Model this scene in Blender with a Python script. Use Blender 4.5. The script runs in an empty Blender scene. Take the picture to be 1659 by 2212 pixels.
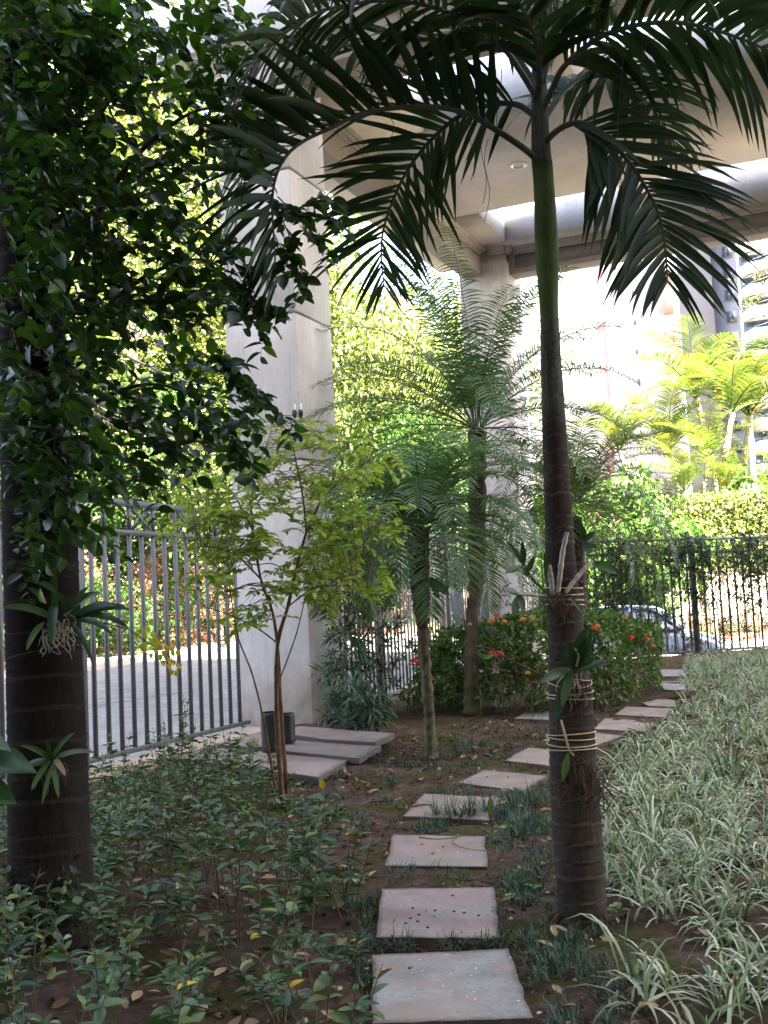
import bpy, bmesh, math, random
import numpy as np
from mathutils import Vector, Matrix
random.seed(7); RG = np.random.default_rng(11)
SC = bpy.context.scene; COL = SC.collection
# ------------------------------------------------------------------ camera
FPX, EYE, ROLL, PITCH = 2400.0, 1.55, 0.048, math.atan(194/2400)
_f = np.array([0, math.cos(PITCH), math.sin(PITCH)]); _u = np.array([0, -math.sin(PITCH), math.cos(PITCH)]); _r = np.array([1., 0, 0])
CR = math.cos(ROLL)*_r - math.sin(ROLL)*_u; CU = math.sin(ROLL)*_r + math.cos(ROLL)*_u
EYEP = np.array([0, 0, EYE])
cam = bpy.data.cameras.new('camera'); camo = bpy.data.objects.new('camera', cam); COL.objects.link(camo)
cam.sensor_fit = 'VERTICAL'; cam.sensor_height = 36; cam.lens = 36*FPX/2212; cam.clip_end = 3000; cam.clip_start = 0.05
m = Matrix.Identity(4)
for i in range(3):
    m[i][0] = CR[i]; m[i][1] = CU[i]; m[i][2] = -_f[i]; m[i][3] = EYEP[i]
camo.matrix_world = m; SC.camera = camo
# ------------------------------------------------------------------ light
SUNDIR = Vector((0.36, -0.58, 0.73)).normalized()          # towards the sun: behind the camera, over the tower
SC.world = bpy.data.worlds.new('World'); SC.world.use_nodes = True
wt = SC.world.node_tree; bgn = wt.nodes['Background']
sky = wt.nodes.new('ShaderNodeTexSky'); sky.sky_type = 'NISHITA'; sky.sun_disc = False
sky.sun_elevation = math.asin(SUNDIR.z); sky.sun_rotation = math.atan2(SUNDIR.x, SUNDIR.y)
sky.air_density = 0.7; sky.dust_density = 3.0; sky.ozone_density = 0.4
hs = wt.nodes.new('ShaderNodeHueSaturation'); hs.inputs['Saturation'].default_value = .78; wt.links.new(sky.outputs[0], hs.inputs['Color'])
wb = wt.nodes.new('ShaderNodeMix'); wb.data_type = 'RGBA'; wb.blend_type = 'MULTIPLY'; wb.inputs[0].default_value = 1; wb.inputs[7].default_value = (1.02, .98, .96, 1)
wt.links.new(hs.outputs[0], wb.inputs[6]); wt.links.new(wb.outputs[2], bgn.inputs[0]); bgn.inputs[1].default_value = 0.085
sl = bpy.data.lights.new('sun', 'SUN'); sl.energy = 5.0; sl.angle = math.radians(0.5); sl.color = (1, .95, .86)
so = bpy.data.objects.new('sun', sl); COL.objects.link(so); so.rotation_euler = SUNDIR.to_track_quat('Z', 'Y').to_euler()
SC.view_settings.view_transform = 'Standard'; SC.view_settings.look = 'None'; SC.view_settings.gamma = 1
SC.view_settings.use_curve_mapping = False; SC.view_settings.exposure = 4.35
SC.cycles.max_bounces = 8; SC.cycles.transparent_max_bounces = 8
# ------------------------------------------------------------------ measuring helpers (photo pixels at 1659x2212)
def ray(x, y): return _f + CR*(x-829.5)/FPX - CU*(y-1106)/FPX
def gr(x, y, z=0.0):
    d = ray(x, y); return EYEP + d*(z-EYE)/d[2]
def at(x, y, Y):
    d = ray(x, y); return EYEP + d*Y/d[1]
def nrm(a):
    a = np.asarray(a, float); return a/np.maximum(np.linalg.norm(a, axis=-1, keepdims=True), 1e-9)
UP = np.array([0, 0, 1.0])
# ------------------------------------------------------------------ mesh helpers
class Acc:                       # collects quads
    def __init__(s): s.V = []; s.Q = []; s.M = []; s.n = 0
    def add(s, V, Q, mi=0):
        V = np.asarray(V, float).reshape(-1, 3); Q = np.asarray(Q, int).reshape(-1, 4)
        s.V.append(V); s.Q.append(Q+s.n); s.M.append(np.full(len(Q), mi)); s.n += len(V); return s
    def mesh(s, name, mats, smooth=False):
        V = np.concatenate(s.V); Q = np.concatenate(s.Q); M = np.concatenate(s.M)
        me = bpy.data.meshes.new(name); me.vertices.add(len(V)); me.vertices.foreach_set('co', V.ravel())
        me.loops.add(len(Q)*4); me.loops.foreach_set('vertex_index', Q.ravel())
        me.polygons.add(len(Q)); me.polygons.foreach_set('loop_start', np.arange(len(Q))*4)
        if smooth: me.polygons.foreach_set('use_smooth', np.ones(len(Q), bool))
        for x in (mats if isinstance(mats, (list, tuple)) else [mats]): me.materials.append(x)
        me.polygons.foreach_set('material_index', M.astype(np.int32)); me.update(calc_edges=True); me.validate(); return me
    def ob(s, name, mats, parent=None, smooth=False, **kw): return link(name, s.mesh(name, mats, smooth), parent, **kw)
def link(name, me, parent=None, loc=None, mw=None, kind=None, label=None):
    o = bpy.data.objects.new(name, me); COL.objects.link(o)
    if mw is not None: o.matrix_basis = mw
    elif loc is not None: o.location = loc
    if parent is not None:
        o.parent = parent; o.matrix_parent_inverse = PINV.get(parent.name, Matrix.Identity(4))
    if kind: o['kind'] = kind
    if label: o['label'] = label
    return o
PINV = {}                        # things built in world coordinates: inverse of the root's placement
def tag(o, label, cat, group=None):
    o['label'] = label; o['category'] = cat
    if group: o['group'] = group
    return o
def thing(name, label, cat, loc=(0, 0, 0), group=None, world=True, rz=0):
    o = bpy.data.objects.new(name, None); COL.objects.link(o); o.location = loc; o.rotation_euler = (0, 0, rz); o.empty_display_size = .1
    if world: PINV[o.name] = Matrix.Translation(-Vector(loc))
    return tag(o, label, cat, group)
def wpart(o):                    # a mesh part in world coordinates that gets children of its own
    PINV[o.name] = Matrix.Identity(4); return o
BQ = np.array([[0, 3, 2, 1], [4, 5, 6, 7], [0, 1, 5, 4], [1, 2, 6, 5], [2, 3, 7, 6], [3, 0, 4, 7]])
def box(c, half, ax=None):
    ax = np.eye(3) if ax is None else np.asarray(ax, float)
    s = np.array([[-1, -1, -1], [1, -1, -1], [1, 1, -1], [-1, 1, -1], [-1, -1, 1], [1, -1, 1], [1, 1, 1], [-1, 1, 1]], float)*np.asarray(half, float)
    return np.asarray(c, float) + s@ax, BQ
def bar(p0, p1, w, h, ref=UP):   # box between two points
    p0 = np.asarray(p0, float); p1 = np.asarray(p1, float); d = p1-p0; L = np.linalg.norm(d); d = d/L
    r = np.asarray(ref, float)
    if abs(d@r) > .98: r = np.array([1., 0, 0])
    s = nrm(np.cross(d, r)); n = np.cross(s, d)
    return box((p0+p1)/2, (L/2, w/2, h/2), [d, s, n])
def frame_transport(P):
    P = np.asarray(P, float); T = nrm(np.gradient(P, axis=0)); N = np.zeros_like(P)
    n = UP - T[0]*(UP@T[0])
    if np.linalg.norm(n) < .05: n = np.array([1., 0, 0]) - T[0]*T[0][0]
    n = nrm(n)
    for i in range(len(P)):
        n = nrm(n - T[i]*(n@T[i])); N[i] = n
    return T, N, np.cross(T, N)
def tube(P, R, sides=6):
    P = np.asarray(P, float); k = len(P); R = np.broadcast_to(np.asarray(R, float), (k,))
    T, N, S = frame_transport(P); a = np.arange(sides)/sides*2*math.pi
    V = P[:, None]+R[:, None, None]*(np.cos(a)[None, :, None]*N[:, None]+np.sin(a)[None, :, None]*S[:, None])
    i = np.arange(k-1)[:, None]*sides; j = np.arange(sides)[None]; j2 = (j+1) % sides
    Q = np.stack([i+j, i+j2, i+sides+j2, i+sides+j], -1).reshape(-1, 4)
    return V.reshape(-1, 3), Q
def smooth_path(P, n):           # Catmull-Rom through the points
    P = np.asarray(P, float); k = len(P); E = np.vstack([2*P[0]-P[1], P, 2*P[-1]-P[-2]])
    d = np.r_[0, np.cumsum(np.linalg.norm(np.diff(P, axis=0), axis=1))]; t = np.linspace(0, d[-1], n); out = []
    for x in t:
        i = min(np.searchsorted(d, x, side='right')-1, k-2); u = (x-d[i])/max(d[i+1]-d[i], 1e-9)
        a, b, c, e = E[i:i+4]
        out.append(.5*((2*b)+(c-a)*u+(2*a-5*b+4*c-e)*u*u+(3*b-a-3*c+e)*u**3))
    return np.array(out)
def blades(P, D, N0, L, W, droop, segs=5, fold=0.0, prof='palm', curl=0.0):
    P = np.asarray(P, float).copy(); n = len(P); d = nrm(D); N0 = nrm(N0)
    L = np.broadcast_to(np.asarray(L, float), (n,)); W = np.broadcast_to(np.asarray(W, float), (n,)); droop = np.broadcast_to(np.asarray(droop, float), (n,))
    side = nrm(np.cross(d, N0)); rows = []
    for k in range(segs+1):
        s = k/segs
        if prof == 'palm': w = min(1, .35+2.4*s)*(1-s**2.2)**.8
        elif prof == 'grass': w = (.7+.5*s)*(1-s**2.5)
        elif prof == 'strap': w = min(1, .5+2*s)*(1-s**4)**.7
        else: w = math.sin(math.pi*min(1, .06+s*.94))**.8
        w = max(w, .02); sd = nrm(side-d*np.sum(side*d, -1, keepdims=True)); nn = np.cross(sd, d)
        l = P-sd*(W*w/2)[:, None]; r = P+sd*(W*w/2)[:, None]
        if fold: rows.append(np.stack([l+nn*(W*w*fold)[:, None], P, r+nn*(W*w*fold)[:, None]], 1))
        else: rows.append(np.stack([l, r], 1))
        d = nrm(d - UP[None]*(droop/segs)[:, None]*(0.4+1.2*s) + nn*curl/segs); P = P+d*(L/segs)[:, None]
    V = np.stack(rows, 1); c = V.shape[2]; V = V.reshape(n, -1, 3)
    q = []
    for k in range(segs):
        for j in range(c-1): q.append([k*c+j, k*c+j+1, (k+1)*c+j+1, (k+1)*c+j])
    q = np.array(q); Q = (q[None]+(np.arange(n)*V.shape[1])[:, None, None]).reshape(-1, 4)
    return V.reshape(-1, 3), Q
def leaf_tmpl(n=4, fold=.12, droop=.12, shape=1.0):
    uvw = []
    for k in range(n+1):
        s = k/n; w = max(.02, math.sin(math.pi*s**.85)**.8) * .5 if 0 < k < n else .015
        z = -droop*s*s
        uvw += [(s, -w, z+fold*w*2), (s, 0, z), (s, w, z+fold*w*2)]
    q = [[k*3+j, k*3+j+1, (k+1)*3+j+1, (k+1)*3+j] for k in range(n) for j in range(2)]
    return np.array(uvw), np.array(q)
T_NEAR = leaf_tmpl(5); T_MID = leaf_tmpl(3, .15, .15)
T_FAR = (np.array([(0, 0, 0), (.5, -.5, .1), (1, 0, -.1), (.5, .5, .1)], float), np.array([[0, 1, 2, 3]]))
def leaves(B, D, N, L, W, tm):
    B = np.asarray(B, float); D = nrm(D); N = np.asarray(N, float); S = nrm(np.cross(D, N)); N = np.cross(S, D)
    n = len(B); L = np.broadcast_to(np.asarray(L, float), (n,)); W = np.broadcast_to(np.asarray(W, float), (n,))
    t, q = tm
    V = B[:, None]+D[:, None]*(t[None, :, 0]*L[:, None])[..., None]+S[:, None]*(t[None, :, 1]*W[:, None])[..., None]+N[:, None]*(t[None, :, 2]*L[:, None])[..., None]
    Q = (q[None]+(np.arange(n)*len(t))[:, None, None]).reshape(-1, 4)
    return V.reshape(-1, 3), Q
def leaf_matrix(b, d, n, L, W):
    d = nrm(d); s = nrm(np.cross(d, n)); nn = np.cross(s, d); M = Matrix.Identity(4)
    for i in range(3):
        M[i][0] = d[i]*L; M[i][1] = s[i]*W; M[i][2] = nn[i]*L; M[i][3] = b[i]
    return M
def rand_dirs(n):
    v = RG.normal(size=(n, 3)); return nrm(v)
def in_poly(x, y, poly):
    c = False; n = len(poly)
    for i in range(n):
        x1, y1 = poly[i][:2]; x2, y2 = poly[i-1][:2]
        if (y1 > y) != (y2 > y) and x < (x2-x1)*(y-y1)/(y2-y1)+x1: c = not c
    return c
# ------------------------------------------------------------------ materials
def newmat(name):
    M = bpy.data.materials.new(name); M.use_nodes = True; t = M.node_tree; return M, t, t.nodes['Principled BSDF'], t.nodes['Material Output']
def nd(t, typ, **kw):
    n = t.nodes.new(typ)
    for k, v in kw.items(): setattr(n, k, v)
    return n
def ramp(t, stops, src):
    r = nd(t, 'ShaderNodeValToRGB'); e = r.color_ramp.elements
    while len(e) > len(stops): e.remove(e[-1])
    while len(e) < len(stops): e.new(.5)
    for x, (p, c) in zip(e, stops): x.position = p; x.color = (*c, 1)
    t.links.new(src, r.inputs[0]); return r.outputs[0]
def noise(t, scale, detail=4, coord='Object', vec=None, rough=.6):
    n = nd(t, 'ShaderNodeTexNoise'); n.inputs['Scale'].default_value = scale; n.inputs['Detail'].default_value = detail; n.inputs['Roughness'].default_value = rough
    if vec is None:
        c = nd(t, 'ShaderNodeTexCoord'); vec = c.outputs[coord]
    t.links.new(vec, n.inputs['Vector']); return n.outputs['Fac']
def worldpos(t, sc=(1, 1, 1)):
    g = nd(t, 'ShaderNodeNewGeometry'); mp = nd(t, 'ShaderNodeMapping'); mp.inputs['Scale'].default_value = sc
    t.links.new(g.outputs['Position'], mp.inputs[0]); return mp.outputs[0]
def mixc(t, a, b, f, mode='MIX'):
    x = nd(t, 'ShaderNodeMix'); x.data_type = 'RGBA'; x.blend_type = mode
    for s, v in ((x.inputs[6], a), (x.inputs[7], b)):
        if isinstance(v, tuple): s.default_value = (*v, 1)
        else: t.links.new(v, s)
    if isinstance(f, (int, float)): x.inputs[0].default_value = f
    else: t.links.new(f, x.inputs[0])
    return x.outputs[2]
def bump(t, bsdf, src, strength=.4, dist=.01):
    b = nd(t, 'ShaderNodeBump'); b.inputs['Strength'].default_value = strength; b.inputs['Distance'].default_value = dist
    t.links.new(src, b.inputs['Height']); t.links.new(b.outputs[0], bsdf.inputs['Normal'])
def simple(name, c, rough=.6, metal=0, spec=.5, var=.15, scale=8, bmp=0):
    M, t, b, o = newmat(name); b.inputs['Roughness'].default_value = rough; b.inputs['Metallic'].default_value = metal
    b.inputs['Specular IOR Level'].default_value = spec
    f = noise(t, scale, 5, vec=worldpos(t)); c = np.array(c)
    t.links.new(ramp(t, [(.3, tuple(c*(1-var))), (.7, tuple(np.minimum(c*(1+var), 1)))], f), b.inputs['Base Color'])
    if bmp: bump(t, b, noise(t, scale*6, 4, vec=worldpos(t)), bmp)
    return M
def leafmat(name, stops, trans=.3, rough=.4, tcol=(1.3, 1.35, .5), spec=.45):
    M, t, b, o = newmat(name)
    g = nd(t, 'ShaderNodeNewGeometry'); oi = nd(t, 'ShaderNodeObjectInfo')
    ad = nd(t, 'ShaderNodeMath', operation='ADD'); t.links.new(g.outputs['Random Per Island'], ad.inputs[0]); t.links.new(oi.outputs['Random'], ad.inputs[1])
    fr = nd(t, 'ShaderNodeMath', operation='FRACT'); t.links.new(ad.outputs[0], fr.inputs[0])
    c = ramp(t, stops, fr.outputs[0])
    c = mixc(t, c, (.75, .8, .7), noise(t, 60, 3, vec=worldpos(t)), 'MULTIPLY')
    t.links.new(c, b.inputs['Base Color']); b.inputs['Roughness'].default_value = rough; b.inputs['Specular IOR Level'].default_value = spec*.6
    tr = nd(t, 'ShaderNodeBsdfTranslucent'); t.links.new(mixc(t, c, tcol, 1.0, 'MULTIPLY'), tr.inputs[0])
    mx = nd(t, 'ShaderNodeMixShader'); mx.inputs[0].default_value = trans
    t.links.new(b.outputs[0], mx.inputs[1]); t.links.new(tr.outputs[0], mx.inputs[2]); t.links.new(mx.outputs[0], o.inputs[0]); return M
def concrete(name, c, streak=.2, stain=(.25, .2, .15), sc=1.2):
    M, t, b, o = newmat(name); c = np.array(c)
    a = ramp(t, [(.3, tuple(c*.86)), (.7, tuple(c*1.1))], noise(t, sc, 6, vec=worldpos(t)))
    s = noise(t, 5, 8, vec=worldpos(t, (4, 4, .16)), rough=.7)
    a = mixc(t, a, tuple(c*.62), mixf(t, noise(t, .55, 8, vec=worldpos(t, (1, 1, .6)), rough=.7), .46, .62, .5))
    a = mixc(t, a, tuple(c*.55), mixf(t, noise(t, 18, 8, vec=worldpos(t, (2, 2, .5)), rough=.78), .52, .66, .45))
    a = mixc(t, a, stain, mixf(t, s, .50, .66, streak))
    t.links.new(a, b.inputs['Base Color']); b.inputs['Roughness'].default_value = .85
    g2 = nd(t, 'ShaderNodeSeparateXYZ'); t.links.new(worldpos(t), g2.inputs[0]); lo = nd(t, 'ShaderNodeMapRange'); lo.inputs[1].default_value = 1.1; lo.inputs[2].default_value = 0.0; t.links.new(g2.outputs[2], lo.inputs[0])
    mm = nd(t, 'ShaderNodeMath', operation='MULTIPLY'); t.links.new(lo.outputs[0], mm.inputs[0]); t.links.new(noise(t, 3, 7, vec=worldpos(t)), mm.inputs[1])
    a2_ = mixc(t, a, (.26, .17, .09), mixf(t, mm.outputs[0], .12, .5, .7)); t.links.new(a2_, b.inputs['Base Color'])
    bump(t, b, noise(t, 34, 7, vec=worldpos(t, (1, 1, .22)), rough=.7), .7, .012); return M
def mixf(t, src, lo, hi, k):
    r = nd(t, 'ShaderNodeMapRange'); r.inputs[1].default_value = lo; r.inputs[2].default_value = hi; r.inputs[4].default_value = k
    t.links.new(src, r.inputs[0]); return r.outputs[0]
M_CONC = concrete('pale_concrete', (.62, .58, .535))
M_CEIL = concrete('canopy_plaster', (.60, .51, .43), .15, (.35, .29, .22), .7)
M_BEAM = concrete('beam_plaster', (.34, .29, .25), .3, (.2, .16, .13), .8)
M_SLOT = concrete('slot_plaster', (.50, .50, .51), .15, (.35, .34, .33))
M_TRIM = concrete('cornice_plaster', (.52, .46, .40), .1)
M_KERB = concrete('kerb_concrete', (.42, .40, .37), .3)
M_STEEL = simple('grey_fence_paint', (.095, .095, .10), .5, 0, .5, .15, 20)
M_STEELB = simple('brown_fence_paint', (.22, .19, .17), .55, 0, .5, .2, 20)
M_ASPH = simple('asphalt', (.17, .165, .175), .58, 0, .5, .35, 2.2, .5)
M_SIDE = simple('sidewalk_concrete', (.40, .37, .34), .9, 0, .3, .2, 2, .2)
M_BRICK = simple('red_brick', (.22, .09, .06), .85, 0, .3, .4, 14, .3)
M_SOILFAR = simple('dry_earth', (.10, .085, .05), .95, 0, .2, .5, .3)
M_TWINE = simple('pale_twine', (.50, .40, .25), .9, 0, .2, .2, 40)
M_ROOT = simple('dry_root', (.10, .066, .047), .9, 0, .2, .3, 30)
M_ROOTP = simple('pale_root', (.38, .34, .25), .8, 0, .2, .25, 30)
M_CANE = simple('orchid_cane', (.38, .33, .27), .7, 0, .4, .3, 25)
M_TWIG = simple('dark_twig', (.06, .045, .035), .85, 0, .2, .3, 20)
M_STEM = simple('brown_stem', (.11, .07, .045), .8, 0, .3, .35, 14, .3)
M_STEMO = simple('orange_brown_bark', (.12, .066, .038), .85, 0, .08, .5, 14, .8)
M_BLACK = simple('black_plastic', (.012, .013, .016), .5, 0, .5, .2, 30)
M_RUBBER = simple('cable_rubber', (.03, .028, .03), .6, 0, .4)
M_METAL = simple('bare_metal', (.5, .5, .52), .35, .8)
M_WHITE = simple('white_paint', (.72, .70, .68), .7, 0, .4, .08, 1)
M_PINK = simple('pink_paint', (.50, .30, .29), .7, 0, .3, .08, 1)
M_GREYT = simple('grey_tower_shade', (.23, .22, .24), .8, 0, .3, .1, .25)  # shade on the far tower put into the colour as darker grey
M_GREYB = simple('blue_grey_shade_paint', (.19, .20, .25), .8, 0, .3, .1, .25)  # bluish shaded copy for the tower's recessed part, also on windows and handrails
M_GLASS = simple('dark_window_glass', (.05, .075, .11), .08, 0, .8, .2, 1)
M_BROWNB = simple('blue_grey_balcony_wall', (.16, .19, .25), .8, 0, .3, .15, 1)
M_WALL = simple('cream_wall', (.62, .50, .38), .85, 0, .3, .15, .8, .2)
M_CARP = simple('silver_blue_car_paint', (.26, .32, .40), .25, .3, .6, .05, 1)
M_RED = simple('red_flower', (.60, .05, .02), .6, 0, .3, .3, 60)
M_ORNG = simple('orange_flower', (.62, .22, .05), .6, 0, .3, .3, 60)
M_YEL = leafmat('yellow_petal', [(.2, (.62, .50, .06)), (.8, (.78, .68, .14)), (1, (.45, .22, .03))], .3)
M_DRY = leafmat('dry_leaf', [(.1, (.10, .055, .03)), (.5, (.20, .125, .07)), (.9, (.38, .28, .16))], .1, .8, (1, .9, .7), .2)
M_CRUMB = leafmat('leaf_fragment', [(.05, (.03, .02, .014)), (.5, (.11, .07, .045)), (.85, (.22, .15, .09)), (1, (.36, .28, .17))], .05, .9, (1, .9, .7), .1)
M_YLEAF = leafmat('yellow_leaf', [(.1, (.5, .36, .03)), (.9, (.6, .42, .04))], .3)
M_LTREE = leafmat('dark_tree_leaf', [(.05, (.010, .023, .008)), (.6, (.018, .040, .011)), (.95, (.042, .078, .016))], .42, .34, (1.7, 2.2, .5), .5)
M_PALM = leafmat('palm_leaflet', [(.05, (.020, .038, .020)), (.7, (.030, .056, .026)), (1, (.05, .075, .035))], .14, .5, (1.2, 1.4, .6), .22)
M_PYG = leafmat('pygmy_palm_leaflet', [(.05, (.055, .105, .05)), (.7, (.085, .145, .068)), (1, (.14, .19, .075))], .3, .5, (1.2, 1.4, .6), .3)
M_PYGY = leafmat('olive_palm_leaflet', [(.05, (.08, .11, .045)), (.7, (.12, .15, .055)), (1, (.12, .13, .05))], .3, .4, (1.2, 1.2, .5))
M_YTREE = leafmat('yellow_green_leaf', [(.05, (.115, .175, .033)), (.5, (.225, .285, .05)), (.95, (.34, .37, .085))], .4, .45, (1.15, 1.3, .5))
M_SHRUB = leafmat('shrub_leaf', [(.05, (.028, .062, .030)), (.55, (.058, .11, .05)), (.85, (.10, .155, .058)), (1, (.17, .19, .06))], .2, .38, (1.2, 1.4, .5), .45)
M_IXO = leafmat('ixora_leaf', [(.05, (.045, .105, .025)), (.6, (.085, .165, .035)), (.93, (.17, .22, .045)), (1, (.30, .18, .05))], .25, .35, (1.2, 1.3, .5), .5)
M_PODO = leafmat('podocarpus_leaf', [(.05, (.02, .04, .022)), (.8, (.035, .065, .035)), (1, (.06, .09, .04))], .2, .4)
M_PODOB = leafmat('blue_green_leaf', [(.05, (.04, .075, .055)), (.8, (.06, .105, .07)), (1, (.10, .14, .09))], .2, .4)
M_LIR = leafmat('variegated_grass', [(.05, (.07, .11, .055)), (.4, (.20, .25, .135)), (.78, (.42, .46, .32)), (.945, (.50, .51, .36)), (.965, (.28, .20, .10)), (1, (.20, .13, .07))], .25, .4, (1.1, 1.15, .7), .4)
M_MONDO = leafmat('mondo_grass_blade', [(.05, (.022, .045, .025)), (.8, (.04, .075, .042)), (1, (.09, .12, .05))], .15, .4)
M_GRASSD = leafmat('dark_grass_blade', [(.05, (.04, .08, .03)), (1, (.08, .14, .05))], .2, .4)
M_ORCH = leafmat('orchid_leaf', [(.05, (.022, .055, .022)), (1, (.05, .10, .03))], .18, .3, spec=.6)
M_ORCHY = leafmat('bright_orchid_leaf', [(.05, (.07, .13, .03)), (1, (.11, .17, .04))], .25, .4)
M_FTREE = leafmat('street_tree_leaf', [(.05, (.06, .09, .03)), (.5, (.13, .16, .06)), (1, (.25, .25, .10))], .4, .5, (1.3, 1.3, .5))
M_FTREED = leafmat('deep_green_leaf', [(.05, (.03, .065, .02)), (.6, (.05, .10, .025)), (1, (.08, .14, .03))], .35, .5, (1.3, 1.4, .5))
M_FBRIGHT = leafmat('light_green_leaf', [(.05, (.06, .13, .03)), (1, (.14, .22, .06))], .4, .45, (1.2, 1.3, .5))
M_ARECA = leafmat('areca_leaflet', [(.05, (.08, .14, .035)), (.65, (.14, .20, .05)), (.9, (.24, .23, .05)), (1, (.40, .22, .05))], .35, .45, (1.2, 1.15, .5))
M_REDLF = leafmat('red_shrub_leaf', [(.05, (.34, .12, .11)), (.4, (.46, .22, .18)), (.6, (.38, .30, .14)), (.8, (.2, .24, .07)), (1, (.12, .18, .04))], .35, .5, (1.2, 1, .8))
M_HEDGE = leafmat('hedge_leaf', [(.05, (.08, .13, .03)), (.6, (.18, .23, .06)), (1, (.42, .40, .14))], .3, .35, (1.2, 1.2, .5), .6)  # glare put into the leaf colour as a paler yellow-green

def mat_soil():
    M, t, b, o = newmat('garden_soil'); wp = worldpos(t)
    a = ramp(t, [(.3, (.028, .018, .013)), (.46, (.085, .054, .039)), (.58, (.14, .092, .07)), (.72, (.23, .165, .13))], noise(t, 7, 10, vec=wp, rough=.78))
    a = mixc(t, a, (.5, .45, .42), mixf(t, noise(t, 1.6, 5, vec=wp), .45, .65, .75), 'MULTIPLY')
    moss = ramp(t, [(.35, (.035, .042, .010)), (.7, (.095, .10, .025))], noise(t, 34, 7, vec=wp, rough=.7))
    f = mixf(t, noise(t, 1.1, 8, vec=wp, rough=.72), .49, .57, .85)
    a = mixc(t, a, moss, f)
    t.links.new(a, b.inputs['Base Color']); b.inputs['Roughness'].default_value = .95; b.inputs['Specular IOR Level'].default_value = .03
    bump(t, b, noise(t, 22, 10, vec=wp, rough=.8), 1.0, .05); return M
M_SOIL = mat_soil()
def mat_slab(name, c1, c2, speck=.0):
    M, t, b, o = newmat(name); wp = worldpos(t)
    oi = nd(t, 'ShaderNodeObjectInfo')
    a = ramp(t, [(.38, c1), (.62, c2)], noise(t, 3.5, 9, vec=wp, rough=.72)); a = mixc(t, a, (.72, .70, .66), mixf(t, noise(t, 40, 6, vec=wp, rough=.8), .45, .6, .6), 'MULTIPLY')
    a = mixc(t, a, (.2, .13, .09), mixf(t, noise(t, 2.2, 8, vec=wp, rough=.7), .46, .6, .6))
    ed = nd(t, 'ShaderNodeAttribute'); ed.attribute_name = 'rim'; er = nd(t, 'ShaderNodeMath', operation='ADD'); t.links.new(ed.outputs['Fac'], er.inputs[0]); nm = nd(t, 'ShaderNodeMath', operation='MULTIPLY'); nm.inputs[1].default_value = 2.0; t.links.new(noise(t, 9, 8, vec=wp, rough=.75), nm.inputs[0]); t.links.new(nm.outputs[0], er.inputs[1])
    a = mixc(t, a, (.07, .05, .036), mixf(t, er.outputs[0], 1.35, 1.9, .85))
    a = mixc(t, a, (.05, .04, .032), mixf(t, noise(t, 60, 4, vec=wp, rough=.6), .62, .68, .6))
    v = nd(t, 'ShaderNodeTexVoronoi'); v.inputs['Scale'].default_value = 26; t.links.new(wp, v.inputs['Vector'])
    vr = nd(t, 'ShaderNodeSeparateColor'); t.links.new(v.outputs['Color'], vr.inputs[0])
    lt = nd(t, 'ShaderNodeMath', operation='LESS_THAN'); t.links.new(v.outputs['Distance'], lt.inputs[0]); sz_ = nd(t, 'ShaderNodeMath', operation='MULTIPLY'); t.links.new(vr.outputs[1], sz_.inputs[0]); sz_.inputs[1].default_value = .17; t.links.new(sz_.outputs[0], lt.inputs[1])
    gt = nd(t, 'ShaderNodeMath', operation='GREATER_THAN'); t.links.new(vr.outputs[0], gt.inputs[0]); gt.inputs[1].default_value = 1-speck
    mu = nd(t, 'ShaderNodeMath', operation='MULTIPLY'); t.links.new(lt.outputs[0], mu.inputs[0]); t.links.new(gt.outputs[0], mu.inputs[1])
    a = mixc(t, a, (.52, .52, .50), mu.outputs[0])
    t.links.new(a, b.inputs['Base Color']); b.inputs['Roughness'].default_value = .8
    bump(t, b, noise(t, 50, 6, vec=wp), .25, .004); return M
M_SLABG = mat_slab('grey_speckled_stone', (.14, .14, .12), (.23, .225, .20), .6)
M_SLABP = mat_slab('pinkish_stone', (.18, .14, .12), (.27, .215, .185), .05)
M_SLABB = mat_slab('brown_grey_stone', (.135, .11, .088), (.21, .172, .145), .10)
def mat_trunk(name, lo, hi, z0=0, z1=3.2, ring=.45, stain=.5):
    M, t, b, o = newmat(name); wp = worldpos(t)
    g = nd(t, 'ShaderNodeSeparateXYZ'); t.links.new(wp, g.inputs[0])
    n1 = noise(t, 7, 7, vec=wp, rough=.7)
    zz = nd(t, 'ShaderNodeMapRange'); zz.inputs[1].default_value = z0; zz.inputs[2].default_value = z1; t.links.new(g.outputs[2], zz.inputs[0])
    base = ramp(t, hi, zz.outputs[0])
    streak = noise(t, 12, 6, vec=worldpos(t, (5, 5, .6)))
    a = mixc(t, base, lo, mixf(t, streak, .44, .58, stain))
    a = mixc(t, a, (.6, .6, .6), mixf(t, n1, .40, .6, .8), 'MULTIPLY')
    ra = nd(t, 'ShaderNodeAttribute'); ra.attribute_name = 'ring'
    a = mixc(t, a, (.16, .135, .105), mixf(t, ra.outputs['Fac'], .15, 1.0, ring)); ng = nd(t, 'ShaderNodeMath', operation='MULTIPLY'); ng.inputs[1].default_value = -1; t.links.new(ra.outputs['Fac'], ng.inputs[0])
    a = mixc(t, a, (.012, .01, .008), mixf(t, ng.outputs[0], .15, .8, .75))
    a = mixc(t, a, (.17, .18, .14), mixf(t, noise(t, 14, 9, vec=wp, rough=.8), .54, .62, .3 if ring > .2 else .06))
    t.links.new(a, b.inputs['Base Color']); b.inputs['Roughness'].default_value = .9; b.inputs['Specular IOR Level'].default_value = .06
    bump(t, b, noise(t, 18, 8, vec=worldpos(t, (3, 3, .7)), rough=.75), .8, .012); return M
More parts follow.
